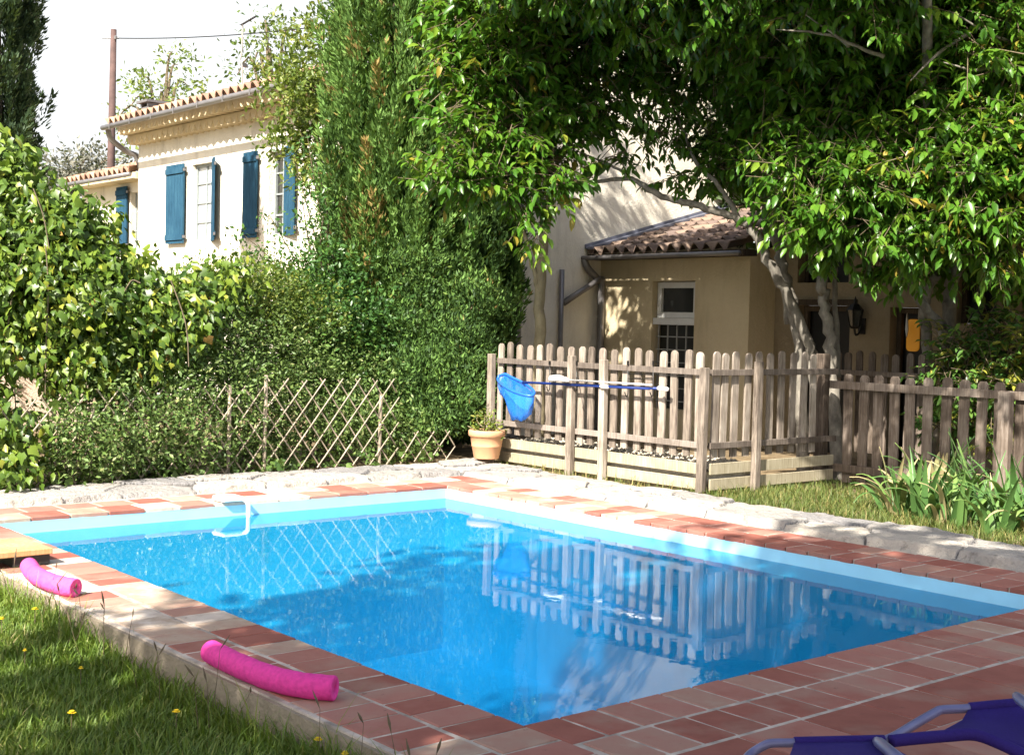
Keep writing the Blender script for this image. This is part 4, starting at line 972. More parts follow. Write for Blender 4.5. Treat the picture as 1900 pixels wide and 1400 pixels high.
trunk(mt_, [at(1010, 250, 14.3), at(1040, 150, 13.9), at(1050, 60, 13.7)], [0.0298, 0.0170, 0.0068])
mt_.build('trunk', M['pale_bark'], lt_root, smooth=True)

rb = empty('leafy_tree', at(1505, 900, 13.8) * [1, 1, 0], 'many stemmed tree with mottled leaning trunks behind the short fence', 'tree', 'broadleaf trees behind the fence')
mid = [B(1150, 60, 13.6, .7), B(1220, 150, 13.8, .6, .5), B(1300, 60, 14.0, .85, .7), B(1140, 190, 13.6, .4, .6), B(1220, 260, 13.7, .28, .6), B(1320, 220, 14.0, .5, .5), B(1400, 130, 13.8, .7, .7), B(1340, 300, 13.9, .32), B(1250, 330, 13.7, .14), B(1090, 210, 13.5, .25), B(1140, 290, 13.5, .16), B(1420, 270, 13.6, .5), B(1200, -40, 13.8, .8), B(1400, -30, 13.8, .9), B(1350, 330, 13.8, .18), B(1060, 260, 13.4, .2), B(1150, -330, 12.4, .95, .8), B(1320, -260, 12.8, 1.1, .8), B(1230, -150, 13, .9, .8), B(1080, -200, 12.9, .6, .8), B(960, -130, 12.2, .7), B(1080, -110, 12.2, .8), B(1200, -95, 12.3, .8), B(1300, -85, 12.4, .8), B(1420, -95, 12.3, .8), B(1220, 20, 12.7, .45), B(1340, 30, 12.7, .5)]  # high clusters out of view added to shade the leaves below
PP, DD, NN, SZ, TT, A0, A1 = twiggy(mid, twigs=420, per=9, size=.12, droop=.5, spread=.65, len_=.3)
leaves('crown', M['tree_leaf'], PP, DD, NN, SZ, TT - .12, 'leaf', rb); sticks('twig', M['twig'], A0, A1, .006, .003, rb)
mt_ = MB()
trunk(mt_, [np.array([*gnd(1530, 890)[:2], -.1]), at(1512, 700, 13.75), at(1498, 630, 13.7), at(1466, 555, 13.65), at(1430, 490, 13.6), at(1398, 430, 13.6), at(1370, 408, 13.6), at(1310, 385, 13.6), at(1250, 372, 13.6), at(1195, 346, 13.6), at(1165, 332, 13.6), at(1100, 337, 13.5), at(1050, 330, 13.4), at(1010, 316, 13.3)], [0.0629, 0.0592, 0.0555, 0.0555, 0.0518, 0.0518, 0.0407, 0.0370, 0.0333, 0.0296, 0.0237, 0.0185, 0.0148, 0.0059])
trunk(mt_, [at(1375, 412, 13.6), at(1350, 370, 13.6), at(1325, 335, 13.65), at(1290, 300, 13.7), at(1260, 220, 13.8)], [0.0333, 0.0266, 0.0237, 0.0207, 0.0089])
trunk(mt_, [at(1180, 338, 13.6), at(1140, 310, 13.6), at(1070, 280, 13.5)], [0.0185, 0.0148, 0.0059])
trunk(mt_, [np.array([*gnd(1495, 880)[:2], -.1]), at(1482, 640, 13.9), at(1468, 560, 13.9), at(1450, 480, 13.9), at(1432, 420, 13.9), at(1412, 330, 13.9), at(1395, 220, 13.9), at(1330, 80, 13.9)], [0.0703, 0.0629, 0.0592, 0.0555, 0.0518, 0.0444, 0.0333, 0.0148])
trunk(mt_, [at(1460, 600, 14.0), at(1455, 480, 14.0), at(1448, 420, 14.05), at(1440, 300, 14.0), at(1430, 150, 13.9)], [0.0370, 0.0333, 0.0333, 0.0259, 0.0111])
mt_.build('trunk', M['bark'], rb, smooth=True)

rc = empty('leafy_tree', at(1555, 900, 13.6) * [1, 1, 0], 'upright mottled trunk tree at the fence corner with a dense shady crown', 'tree', 'broadleaf trees behind the fence')
rgt = [B(1480, 60, 13.2, .9), B(1580, 120, 13.0, .85), B(1500, 200, 13.2, .7), B(1600, 260, 12.9, .6), B(1660, 60, 12.9, 1.0), B(1480, 320, 12.9, .5), B(1570, 370, 12.5, .5), B(1520, 400, 12.6, .3), B(1640, 410, 12.4, .45), B(1560, -40, 13, 1), B(1620, 320, 12.5, .45), B(1700, 180, 12.9, .7), B(1550, 450, 12.8, .25, .8), B(1470, 390, 12.7, .25), B(1550, 200, 14.3, .9), B(1650, 330, 14.3, .8), B(1500, 300, 14.5, .7), B(1480, -300, 12.2, 1.1, .8), B(1620, -330, 11.8, 1.1, .8), B(1550, -170, 12.4, .9, .8), B(1480, -240, 11.3, .8), B(1620, -250, 11.2, .8), B(1500, 10, 12.2, .5), B(1620, -20, 11.9, .6)]  # highest clusters, out of view, added to darken this crown
PP, DD, NN, SZ, TT, A0, A1 = twiggy(rgt, twigs=430, per=9, size=.125, droop=.5, spread=.65, len_=.3)
leaves('crown', M['tree_leaf'], PP, DD, NN, SZ, TT, 'leaf', rc); sticks('twig', M['twig'], A0, A1, .006, .003, rc)
mt_ = MB()
trunk(mt_, [np.array([*gnd(1556, 890)[:2], -.1]), at(1546, 720, 13.5), at(1540, 640, 13.5), at(1534, 570, 13.5), at(1526, 530, 13.5), at(1524, 450, 13.5), at(1530, 380, 13.4), at(1545, 280, 13.3), at(1570, 120, 13.1)], [0.0680, 0.0646, 0.0578, 0.0544, 0.0578, 0.0476, 0.0408, 0.0340, 0.0136])
trunk(mt_, [at(1556, 700, 13.65), at(1552, 600, 13.65), at(1548, 500, 13.65), at(1560, 400, 13.6), at(1600, 250, 13.2)], [0.0306, 0.0286, 0.0272, 0.0238, 0.0082])
mt_.build('trunk', M['bark'], rc, smooth=True)

rd = empty('leafy_tree', at(1770, 900, 13.5) * [1, 1, 0], 'leaning pale trunk tree at the right edge with sunlit drooping leaves', 'tree', 'broadleaf trees behind the fence')
rgt = [B(1780, 60, 12.6, .95), B(1880, 120, 12.3, .9), B(1720, 280, 12.4, .65), B(1800, 300, 12.1, .65), B(1880, 270, 12.0, .65), B(1690, 350, 12.2, .5), B(1790, 400, 12.0, .45), B(1870, 390, 11.9, .5), B(1930, 330, 11.9, .6), B(1720, 440, 12.2, .3), B(1840, 460, 12.0, .25), B(1890, 470, 12, .22), B(1800, 180, 12.4, .7), B(1830, -40, 12.6, 1.0), B(1670, 500, 12.8, .2), B(1620, 490, 12.9, .16, .8), B(1720, 150, 13.8, 1.0), B(1850, 250, 13.9, 1.0), B(1900, 420, 13.5, .7), B(1780, 420, 13.9, .7), B(1950, 500, 13.0, .5), B(1700, 460, 13.9, .3), B(1780, -260, 11.9, 1.0, .7), B(1900, -200, 11.8, 1.0, .7), (np.array([1.0, 8.9, 4.75]), .55, .8), (np.array([1.5, 8.3, 4.8]), .6, .8), (np.array([2.05, 7.8, 4.8]), .5, .45)]  # last three clusters added out of view to dapple the board fence
PP, DD, NN, SZ, TT, A0, A1 = twiggy(rgt, twigs=430, per=9, size=.13, droop=.5, spread=.65, len_=.3)
leaves('crown', M['tree_leaf'], PP, DD, NN, SZ, TT + .1, 'leaf', rd); sticks('twig', M['twig'], A0, A1, .006, .003, rd)
mt_ = MB()
trunk(mt_, [np.array([*gnd(1775, 890)[:2], -.1]), at(1755, 640, 13.3), at(1735, 595, 13.2), at(1705, 550, 13.1), at(1680, 505, 13.0), at(1665, 470, 12.9), at(1680, 380, 12.7), at(1720, 250, 12.6)], [.06, .055, .05, .045, .042, .035, .028, .012])
trunk(mt_, [np.array([*gnd(1800, 900)[:2], -.1]), at(1762, 600, 13.6), at(1764, 560, 13.6), at(1770, 510, 13.5), at(1785, 440, 13.3), at(1810, 300, 12.7), at(1830, 120, 12.5)], [.08, .07, .068, .065, .055, .045, .02])
trunk(mt_, [at(1715, 480, 13.2), at(1760, 466, 13.0), at(1830, 472, 12.6), at(1900, 472, 12.3)], [.03, .03, .028, .02])
trunk(mt_, [at(1735, 510, 13.5), at(1716, 570, 13.6), at(1722, 640, 13.7), at(1730, 780, 13.7), np.array([*gnd(1735, 890)[:2], -.1])], [.045, .05, .055, .06, .07])
trunk(mt_, [at(1720, 250, 12.6), np.array([3.2, 10.8, 5.0]), np.array([2.4, 9.2, 5.1]), np.array([1.6, 8.3, 4.8])], [.05, .04, .03, .012])  # unseen limb added to carry the fence-shading clusters
for (x0, y0, x1, y1, x2, y2) in ((1640, 105, 1575, 80, 1495, 28), (1575, 85, 1540, 65, 1440, 55), (1800, 60, 1740, 100, 1690, 150), (1900, 90, 1830, 60, 1760, 20), (1850, 120, 1810, 130, 1745, 115)):
    trunk(mt_, [at(x0, y0, 11.9), at(x1, y1, 11.8), at(x2, y2, 11.75)], [.022, .014, .004], 5, 6)
mt_.build('trunk', M['bark'], rd, smooth=True)

# dense trees behind the courtyard house, deep shade put into their leaf colour
far_tree('dense_tree', 'dense tree with deep shade painted into its leaves rising behind the courtyard house roof', (1600, 600), 20, [B(1560, 180, 20, 2.2, .5), B(1700, 60, 20.5, 2.4, .5), B(1480, 330, 20, 1.1, .5), B(1420, 380, 20.5, .7, .6), B(1620, 330, 19.5, 1.6, .5), B(1500, -60, 20.5, 2, .4)], M['dark_leaf'], .26, 500, 40, .3, 'shade coloured trees behind the house', .5)
far_tree('dense_tree', 'dense tree with deep shade painted into its leaves behind the house at the right edge', (1860, 600), 18.5, [B(1860, 250, 18.5, 2.2, .5), B(1800, 60, 19, 2.2, .5), B(1950, 100, 18.5, 2.4, .5), B(1880, 450, 18, 1.5, .5), B(1770, 380, 18.4, 1.3, .5)], M['dark_leaf'], .26, 500, 40, .3, 'shade coloured trees behind the house', .5)
# bright shrub behind the dark fence
sb = [B(1780, 640, 12.9, .3), B(1830, 680, 12.8, .38), B(1880, 650, 12.8, .4), B(1760, 690, 12.8, .28), B(1850, 600, 13.0, .25), B(1920, 620, 12.8, .4), B(1800, 720, 12.8, .3), B(1900, 740, 12.8, .4), B(1850, 790, 12.9, .35), B(1750, 780, 13.0, .3)]
PP, DD, NN, SZ, TT, A0, A1 = twiggy(sb, twigs=420, per=8, size=.1, droop=.25, spread=.8, len_=.2)
rs = empty('shrub', gnd(1830, 900) * [1, 1, 0], 'bright leafy shrub growing over the dark fence at the right', 'shrub')
leaves('foliage', M['shrub_leaf'], PP, DD, NN, SZ, TT + .3, 'leaf', rs); sticks('stem', M['twig'], A0, A1, .006, .003, rs)

# shade trees standing behind the photographer
def shade_tree(label, cx, cy, zc, r, rz, k, lsize=.34, seed=2):
    r_ = np.random.default_rng(seed); base = np.array([cx, cy, -.3]); root = empty('shade_tree', base, label, 'tree', 'shade trees behind the viewer')
    n = k; d = r_.normal(0, 1, (n, 3)); d /= np.linalg.norm(d, axis=1)[:, None]; q = np.array([cx, cy, zc]) + d * (r_.random(n) ** .45)[:, None] * np.array([r, r, rz]); cl = q
    per = 10; P = np.repeat(cl, per, 0) + r_.normal(0, .22, (n * per, 3)); D = r_.normal(0, .5, P.shape) + np.array([0, 0, -.3]); Nn = r_.normal(0, .5, P.shape) + np.array([0, 0, 1])
    leaves('crown', M['dark_leaf'], P, D, Nn, lsize * r_.uniform(.6, 1.2, len(P)), r_.random(len(P)), 'small', root)
    mt2 = MB(); trunk(mt2, [base, base + np.array([.1, .05, 2]), np.array([cx, cy, zc - rz * .3])], [.22, .17, .08]); mt2.build('trunk', M['bark'], root); return root
QD, SD = np.array([math.sin(SUN_AZ), -math.cos(SUN_AZ), 0]), np.array([math.cos(SUN_AZ), math.sin(SUN_AZ), 0])
def qs(q, s): return (QD * q + SD * s)[:2]
te = math.tan(SUN_EL)
x_, y_ = qs(-2.15, 5.6 - 6.6 / te); shade_tree('tall dense tree behind the viewer that shades the near corner of the pool', x_, y_, 6.6, 2.75, 3.0, 760, seed=11)
x_, y_ = qs(1.2, 6.6 - 7.0 / te); shade_tree('tall dense tree behind the viewer that shades the brick patio', x_, y_, 7.0, 2.9, 3.2, 800, seed=12)
x_, y_ = qs(-1.2, .2 - 6.5 / te); shade_tree('tall dense tree farther behind the viewer', x_, y_, 6.5, 2.3, 2.4, 260, seed=13)

# ------------------------------------------------------------------ irises
def iris(c, n, h, label, seed):
    r_ = np.random.default_rng(seed); root = empty('iris_clump', c, label, 'iris', 'iris clumps in front of the dark fence'); V = []; F = []; T = []
    c = np.asarray(c)
    for i in range(n):
        th = r_.uniform(0, 2 * math.pi); o = np.array([math.cos(th), math.sin(th), 0]); b0 = c + o * r_.uniform(.0, .16) + np.array([r_.normal(0, .04), r_.normal(0, .04), 0]); L = h * r_.uniform(.7, 1.25); lean = r_.uniform(.12, .75); bend = r_.uniform(0, 1.6) ** 1.5; wd = r_.uniform(.017, .033); sd = np.cross(o, ez); k0 = len(V); tt = np.clip(r_.normal(.5, .22), 0, .9) if r_.random() > .09 else 1.0
        p = b0.copy(); ang = lean * .5; nseg = 8
        for s in range(nseg + 1):
            f = s / nseg; w_ = wd * (1 - f ** 3) * (1 if s < nseg else 0) + .0008; mid_ = p + np.cross(sd, o * math.sin(ang) + ez * math.cos(ang)) * .006
            V += [p - sd * w_, mid_, p + sd * w_]; T += [tt + .1 * f] * 3
            ang += (lean * .5 + bend) / nseg * (.5 + 1.1 * f); p = p + (o * math.sin(ang) + ez * math.cos(ang)) * (L / nseg)
            if p[2] < .02: p[2] = .02
        for s in range(nseg):
            a = k0 + 3 * s; F += [(a, a + 1, a + 4, a + 3), (a + 1, a + 2, a + 5, a + 4)]
    me = np_mesh('foliage', np.array(V) - np.array(root.location), np.array(F).ravel(), np.arange(len(F)) * 4, np.full(len(F), 4), np.clip(T, 0, 1), True); link_mesh('foliage', me, M['iris_leaf'], root)
il = [(1665, 955, .5, 'leftmost iris clump with upright strap leaves beside the bare patch'), (1715, 965, .52, 'iris clump with fanned leaves second from the left of the bed'), (1770, 975, .5, 'broad iris clump in the middle of the bed with arching leaves'), (1830, 965, .6, 'tall iris clump right of the middle of the bed'), (1850, 990, .42, 'low front iris clump with drooping yellowed leaf tips'), (1890, 975, .62, 'tallest iris clump at the right edge of the picture'), (1740, 930, .55, 'iris clump at the back of the bed against the fence'), (1930, 990, .5, 'iris clump partly cut by the right edge of the picture')]
for i, (x, y, h, lb) in enumerate(il): iris(gnd(x, y) * [1, 1, 0], 26, h, lb, 40 + i)

# ------------------------------------------------------------------ grass
def blades(name, a0, a1, b0, b1, n, hmean, z0, mat, wd=.0035, cond=None, kind='stuff', tmu=.5, tsd=.2, patch=1.6):
    A = rng.uniform(a0, a1, n); Bb = rng.uniform(b0, b1, n); pt = wob(A, Bb, patch)
    if cond is not None: ok = cond(A, Bb); A, Bb, pt = A[ok], Bb[ok], pt[ok]
    n = len(A); P = N0 + A[:, None] * u + Bb[:, None] * v; P[:, 2] = z0 + (lawn_up(A) if z0 < -.1 else 0)
    th = rng.uniform(0, 2 * math.pi, n); o = np.stack([np.cos(th), np.sin(th), np.zeros(n)], 1); sd = np.stack([-np.sin(th), np.cos(th), np.zeros(n)], 1)
    h = hmean * rng.gamma(6, 1 / 6, n) * (1 + .35 * pt); ln = rng.uniform(.2, 1.3, n) * h; w_ = (wd * rng.uniform(.6, 1.4, n))[:, None]
    m1 = P + o * (ln * .3)[:, None] + ez * (h * .55)[:, None]; tip = P + o * ln[:, None] + ez * (h * .95)[:, None]
    V = np.stack([P - sd * w_, P + sd * w_, m1 + sd * w_ * .8, m1 - sd * w_ * .8, tip], 1); F = np.array([0, 1, 2, 3, 3, 2, 4]); flat = (F[None] + (np.arange(n) * 5)[:, None]).ravel(); tot = np.tile([4, 3], n); st = np.concatenate([[0], np.cumsum(tot)[:-1]])
    tint = np.clip(rng.normal(tmu, tsd, n) + .16 * pt, 0, 1)
    o_ = link_mesh(name, np_mesh(name, V, flat, st, tot, np.repeat(tint, 5)), mat); return tag(o_, kind=kind)
blades('grass', -1.6, 5.2, -3.6, -CW - .02, 190000, .047, LAWNZ, M['grass'], .0032)
blades('grass', -1.2, 5.5, -CW - .14, -CW - .015, 4000, .11, LAWNZ, M['grass'], .003, tmu=.55)
blades('grass', .3, 4.3, PB + 1.42, bC + .1, 26000, .05, .0, M['dry_grass'], .0028, cond=lambda A, Bb: rng.random(len(A)) < np.clip(1.1 - .55 * np.clip(Bb - 6.2, 0, 2), .25, 1), tmu=.27)
blades('grass', 4.15, 7.2, PB + 1.42, bA_f + .4, 1600, .06, .0, M['dry_grass'], .003)
# seed stalks standing above the turf along the coping
ms = MB()
for i in range(30):
    a = random.uniform(-.7, 4.2); p = W(a, -CW - random.uniform(.02, .2), LAWNZ + lawn_up(a)); h = random.uniform(.13, .3); tip = p + np.array([random.uniform(-.07, .07), random.uniform(-.05, .05), h])
    ms.tube([p, (p + tip) / 2 + rng.normal(0, .008, 3), tip], [.0018, .0015, .001], 4); d = unit(tip - p) + rng.normal(0, .25, 3); ms.tube([tip, tip + d * .03, tip + d * .06], [.001, .005, .001], 4)
tag(ms.build('seed_grass', M['twig']), kind='stuff')
gc = []
for i in range(60): gc.append((W(aT + random.uniform(-.12, .35), random.uniform(-1.5, 5.0), random.uniform(.02, .1)), .14, .9))
arr = blob_leaves(gc, n_per=500, size=.06, clump=.06, k_clump=70, shell=.3, tint_mu=.35); ok = arr[0][:, 2] > .01; arr = [x[ok] for x in arr]
tag(leaves('ground_cover', M['hedge_leaf'], *arr, 'ivy', None), kind='stuff')
# pebbles of the gravel strip behind the kickboards
n_ = 2600; A_ = rng.uniform(aE + .05, aS, n_); B_ = rng.uniform(bA_f + .04, bA_f + .75, n_); P = N0 + A_[:, None] * u + B_[:, None] * v + np.stack([np.zeros(n_), np.zeros(n_), rng.uniform(.2, .26, n_)], 1)
gm = MB(); gm.obox(W(aE + .02, bA_f + .035, -.02), (aS - aE - .02) * u, .75 * v, .225 * ez); tag(gm.build('gravel_bed', M['gravel']), kind='structure')
oc = np.array([(1, 0, 0), (0, 1, 0), (-1, 0, 0), (0, -1, 0), (0, 0, .8), (0, 0, -.8)]); F = np.array([(0, 1, 4), (1, 2, 4), (2, 3, 4), (3, 0, 4), (1, 0, 5), (2, 1, 5), (3, 2, 5), (0, 3, 5)])
V = P[:, None] + oc[None] * rng.uniform(.012, .03, (n_, 1, 1)) + rng.normal(0, .004, (n_, 6, 3)); P[:, 2] = .2
tag(link_mesh('gravel', np_mesh('gravel', V, (F.ravel()[None] + (np.arange(n_) * 6)[:, None]).ravel(), np.arange(n_ * 8) * 3, np.full(n_ * 8, 3)), M['gravel']), kind='stuff')

# dandelions in the lawn
dz = [(65, 1130, 'dandelion in bright grass below the pale noodle'), (3, 1148, 'dandelion at the left picture edge in bright grass'), (133, 1322, 'open dandelion low in the shaded lawn left of centre'), (327, 1320, 'open dandelion in the shaded lawn below the brick edge'), (398, 1230, 'dandelion beside the left end of the bright noodle'), (402, 1262, 'dandelion pair bloom just under the bright noodle'), (46, 1207, 'half closed dandelion in the sunny lawn'), (590, 1372, 'small dandelion at the lower right tip of the lawn'), (640, 1398, 'dandelion at the bottom picture edge beside the bricks'), (150, 1240, 'tiny dandelion between sun and shade on the lawn')]
for i, (x, y, lb) in enumerate(dz):
    p = gnd(x, y, LAWNZ + .1); lz_ = LAWNZ + float(lawn_up(ab(p)[0])); p = gnd(x, y, lz_ + .09); q = p.copy(); q[2] = lz_
    r = empty('dandelion', q, lb, 'flower', 'dandelions in the lawn'); ms = MB(); ms.tube([q, p], .002, 5); ms.build('stalk', M['twig'], r)
    ms = MB(); rr = random.uniform(.013, .02) * (.6 if 'tiny' in lb or 'half' in lb else 1)
    for k in range(14): th = 2 * math.pi * k / 14; o = np.array([math.cos(th), math.sin(th), 0]); sd = np.array([-math.sin(th), math.cos(th), 0]); ms.add([p, p + o * rr * .8 - sd * rr * .16 + ez * .004, p + o * rr + ez * .002, p + o * rr * .8 + sd * rr * .16 + ez * .004], [(0, 1, 2, 3)]); ms.add([p + ez * .004, p + o * rr * .5 - sd * rr * .14 + ez * .01, p + o * rr * .6 + ez * .01, p + o * rr * .5 + sd * rr * .14 + ez * .01], [(0, 1, 2, 3)])
    ms.build('bloom', M['dandelion'], r)

# ------------------------------------------------------------------ pot
pc = gnd(902, 865); pc[2] = .085
pot = empty('flower_pot', pc, 'ribbed terracotta pot on the far corner of the stone edging', 'pot')
k_ = 14.0 / FPX; R_t, R_b, Hh = 32 * k_, 23 * k_, 52 * k_
ms = MB(); ms.lathe(pc, [(0, .0), (R_b * .97, .0), (R_b, .01), (R_b + (R_t - R_b) * .45, Hh * .42), (R_b + (R_t - R_b) * .45 + .006, Hh * .44), (R_b + (R_t - R_b) * .5, Hh * .47), (R_b + (R_t - R_b) * .78, Hh * .76), (R_t, Hh * .78), (R_t + .008, Hh * .8), (R_t + .01, Hh * .97), (R_t, Hh), (R_t - .022, Hh), (R_t - .03, Hh * .86)], 40); ms.build('body', M['terracotta'], pot, smooth=True)
ms = MB(); ms.lathe(pc, [(R_t - .03, Hh * .88), (R_t * .5, Hh * .93), (0, Hh * .95)], 24); ms.build('compost', M['compost'], pot, smooth=True)
pl = empty('potted_plant', pc + ez * Hh * .93, 'sparse half bare shrub growing in the terracotta pot', 'plant'); ms = MB(); ends = []
pc2 = pc + ez * Hh * .9
for (x, y) in ((868, 790), (888, 765), (885, 795), (930, 800), (945, 795), (900, 770), (912, 775), (905, 760), (920, 785), (938, 812), (875, 808)):
    e_ = at(x, y, pc[1] + random.uniform(-.15, .15)); ms.tube(spline([pc2 + rng.normal(0, .03, 3) * [1, 1, 0], (pc2 + e_) / 2 + rng.normal(0, .02, 3), e_], 4), lerp_list([.009, .006, .003], 9), 5)
    ends.append((e_ * .55 + pc2 * .45, .05, 1)); 
    if 880 < x < 930: ends.append((e_ * .85 + pc2 * .15, .05, 1))
ms.build('stem', M['pale_bark'], pl); arr = blob_leaves(ends, n_per=500, size=.05, clump=.028, k_clump=150, shell=.2, tint_mu=.7); leaves('foliage', M['loose_leaf'], *arr, 'leaf', pl)

# ------------------------------------------------------------------ pool gear on the fence
dN = .14
def fp(x, y, d=dN):
    a, z = pxb(x, y, bA_f - d); return W(a, bA_f - d, z)
net = empty('leaf_net', fp(945, 705), 'blue leaf skimmer net hanging at the left end of the picket fence', 'pool net')
ms = MB(); rimf = [fp(926, 697, .06), fp(924, 705, .1), fp(935, 716, .26), fp(958, 728, .34), fp(985, 734, .3), fp(991, 726, .2), fp(975, 712, .1), fp(950, 700, .05), fp(938, 694, .04)]
rim = spline(rimf + [rimf[0]], 5); ms.tube(rim, .014, 8); ms.build('hoop', M['blue_plastic'], net, smooth=True)
ms = MB(); nl = 9; nr = len(rim) - 1; cen = sum(np.array(p) for p in rim[:-1]) / nr; bot = [fp(940, 762, .12), fp(960, 784, .18)]
vs = []
for L_ in range(nl):
    f = L_ / (nl - 1)
    for k in range(nr):
        p = np.array(rim[k]); side = (p - cen); c2 = cen + side * (1 - .75 * f ** 2.2); hgt = .20 + .09 * np.clip((side @ -u) / .15, -1, 1)
        vs.append(np.array([c2[0], c2[1], p[2] * (1 - f) + (cen[2] - .02) * f]) - ez * (hgt + .05) * math.sin(f * math.pi / 2) + rng.normal(0, .006, 3) * (f > 0))
fs = [(L_ * nr + k, L_ * nr + (k + 1) % nr, (L_ + 1) * nr + (k + 1) % nr, (L_ + 1) * nr + k) for L_ in range(nl - 1) for k in range(nr)] + [tuple((nl - 1) * nr + k for k in range(nr))]
ms.add(vs, fs); ms.build('bag', M['net_mesh'], net, smooth=True)
pole = empty('net_pole', fp(1100, 716), 'long navy blue pole with white collars lying along the fence hooks', 'pole'); ms = MB()
ms.tube([fp(970, 709, .12), fp(1232, 721, .12)], .013, 10); ms.tube([fp(1050, 713, .12), fp(1205, 720, .12)], .017, 10); ms.build('shaft', M['navy_pole'], pole, smooth=True)
for (x0, y0, x1, y1, r) in ((1115, 716, 1131, 717, .025), (1221, 720, 1240, 722, .022)):
    ms = MB(); ms.tube([fp(x0, y0, .12), fp(x0 + 2, y0, .12), fp(x1 - 2, y1, .12), fp(x1, y1, .12)], [r * .8, r, r * .9, r * .6], 10); ms.build('collar', M['white_plastic'], pole, smooth=True)
bru = empty('vacuum_pole', fp(1100, 705), 'thin silver pole with a white plastic head resting above the navy pole', 'pole'); ms = MB()
ms.tube([fp(1050, 704, .17), fp(1210, 714, .15)], .009, 8); ms.build('shaft', M['alu'], bru, smooth=True)
ms = MB(); ms.tube([fp(1020, 705, .17), fp(1023, 702, .17), fp(1035, 701, .17), fp(1050, 704, .17), fp(1056, 706, .17)], [.018, .032, .034, .024, .014], 12); ms.build('head', M['white_plastic'], bru, smooth=True)
for (x0, x1, yb, lb) in ((1020, 1070, 725, 'black wire hook rack on the fence behind the white vacuum head'), (1165, 1212, 735, 'black wire hook rack near the white tip of the navy pole')):
    hk = empty('wire_rack', fp(x0, 680, .03), lb, 'hook rack', 'wire hook racks on the picket fence'); ms = MB()
    for xx in (x0, x1): ms.tube(spline([fp(xx, 672, .03), fp(xx, 700, .06), fp(xx, yb - 6, .14), fp(xx - 3, yb, .2), fp(xx - 6, yb - 8, .22)], 5), .0055, 6)
    ms.tube([fp(x0, 693, .05), fp(x1, 695, .05)], .004, 5); ms.tube([fp(x0, 702, .06), fp(x1, 704, .06)], .004, 5); ms.build('wire', M['iron'], hk)
    for xx in (x0, x1): ms = MB(); c_ = fp(xx, 673, .05); ms.obox(c_ - ez * .02, -u * .015, -v * .015, ez * .04); ms.build('hook', M['iron'], hk)

# ------------------------------------------------------------------ noodles, board, alarm unit
def noodle(label, pts, r, mat):
    P_ = [gnd(x, y, r) for x, y in pts]; root = empty('pool_noodle', np.array([*P_[0][:2], .0]), label, 'pool noodle', 'pink foam noodles on the coping'); sp = spline(P_, 8); ms = MB()
    e0, e1 = unit(sp[0] - sp[1]), unit(sp[-1] - sp[-2]); sp2 = [sp[0] + e0 * .004] + sp + [sp[-1] + e1 * .004]; rr = [r * .9] + [r * (1 + .025 * math.sin(1.7 * i_ + len(sp)) * math.sin(.6 * i_)) for i_ in range(len(sp))] + [r * .9]
    ms.tube(sp2, rr, 22, cap=False); k = len(sp2) - 1
    for p, d in ((sp2[0], e0), (sp2[-1], e1)):
        x = unit(np.cross(d, ez)); y = np.cross(d, x); q = 22; o_ = [p + r * .9 * (math.cos(2 * math.pi * i / q) * x + math.sin(2 * math.pi * i / q) * y) for i in range(q)]; n2 = [p + r * .3 * (math.cos(2 * math.pi * i / q) * x + math.sin(2 * math.pi * i / q) * y) for i in range(q)]; n3 = [c_ - d * .03 for c_ in n2]
        ms.add(o_ + n2 + n3, [(i, (i + 1) % q, q + (i + 1) % q, q + i) for i in range(q)] + [(q + i, q + (i + 1) % q, 2 * q + (i + 1) % q, 2 * q + i) for i in range(q)] + [tuple(range(2 * q, 3 * q))])
    o_ = ms.build('foam', mat, root, smooth=True); return root
noodle('bright magenta foam noodle lying along the brick edge beside the shaded lawn', [(392, 1208), (440, 1232), (500, 1256), (560, 1270), (620, 1276)], .05, M['pink_foam'])
noodle('pale pink foam noodle lying on sunlit coping near the wooden board', [(54, 1050), (66, 1066), (92, 1079), (120, 1087), (140, 1090)], .05, M['pink_foam_light'])
bd = MB(); e0 = gnd(98, 1016, .1); dv = unit(gnd(-100, 1035, .1) - e0); wv = unit(np.cross(ez, dv)); wv = wv if wv[1] > 0 else -wv
brd = empty('wooden_board', np.array([*e0[:2], 0]), 'short orange wooden board lying on the coping at the left edge', 'board')
for i in range(3): bd.obox(e0 + wv * (.155 * i) - ez * .035, dv * 1.2, wv * .15, ez * .035)
bd.build('plank', M['plank_wood'], brd, bevel=.004)
bd = MB(); bd.obox(np.array([*(e0 + dv * .9 + wv * .03)[:2], .004]), dv * .06, wv * .4, ez * .06); bd.build('foot', M['black_plastic'], brd)
bd = MB(); bd.obox(np.array([*(e0 + dv * .01 + wv * .02)[:2], .004]), dv * .22, wv * .42, ez * .06); bd.build('foot', M['black_plastic'], brd)
# white pool alarm hooked over the edge: lid on the coping, arm down into the water
pa = empty('pool_alarm', W(PA + .1, pxa(428, 925, PA)[0], 0), 'white plastic pool alarm hooked over the far left pool edge', 'pool alarm')
bm_ = pxa(430, 925, PA)[0]; ms = MB(); n_ = 20
poly = []
for k in range(n_ + 1): q = math.pi * k / n_; poly.append((.1 + .12 * math.sin(q), bm_ - .11 * math.cos(q)))
poly = [(-.05, bm_ - .1), (.1, bm_ - .11)] + poly[1:-1] + [(.1, bm_ + .11), (-.05, bm_ + .1)]
lo_ = [W(PA + a, b_, .006) for a, b_ in poly]; hi_ = [W(PA + a * .97 + .002, bm_ + (b_ - bm_) * .96, .045) for a, b_ in poly]; n = len(poly)
ms.add(lo_ + hi_, [tuple(range(n)), tuple(range(2 * n - 1, n - 1, -1))] + [(i, n + i, n + (i + 1) % n, (i + 1) % n) for i in range(n)]); ms.build('lid', M['white_plastic'], pa, bevel=.015)
ms = MB(); bb = bm_ + .09
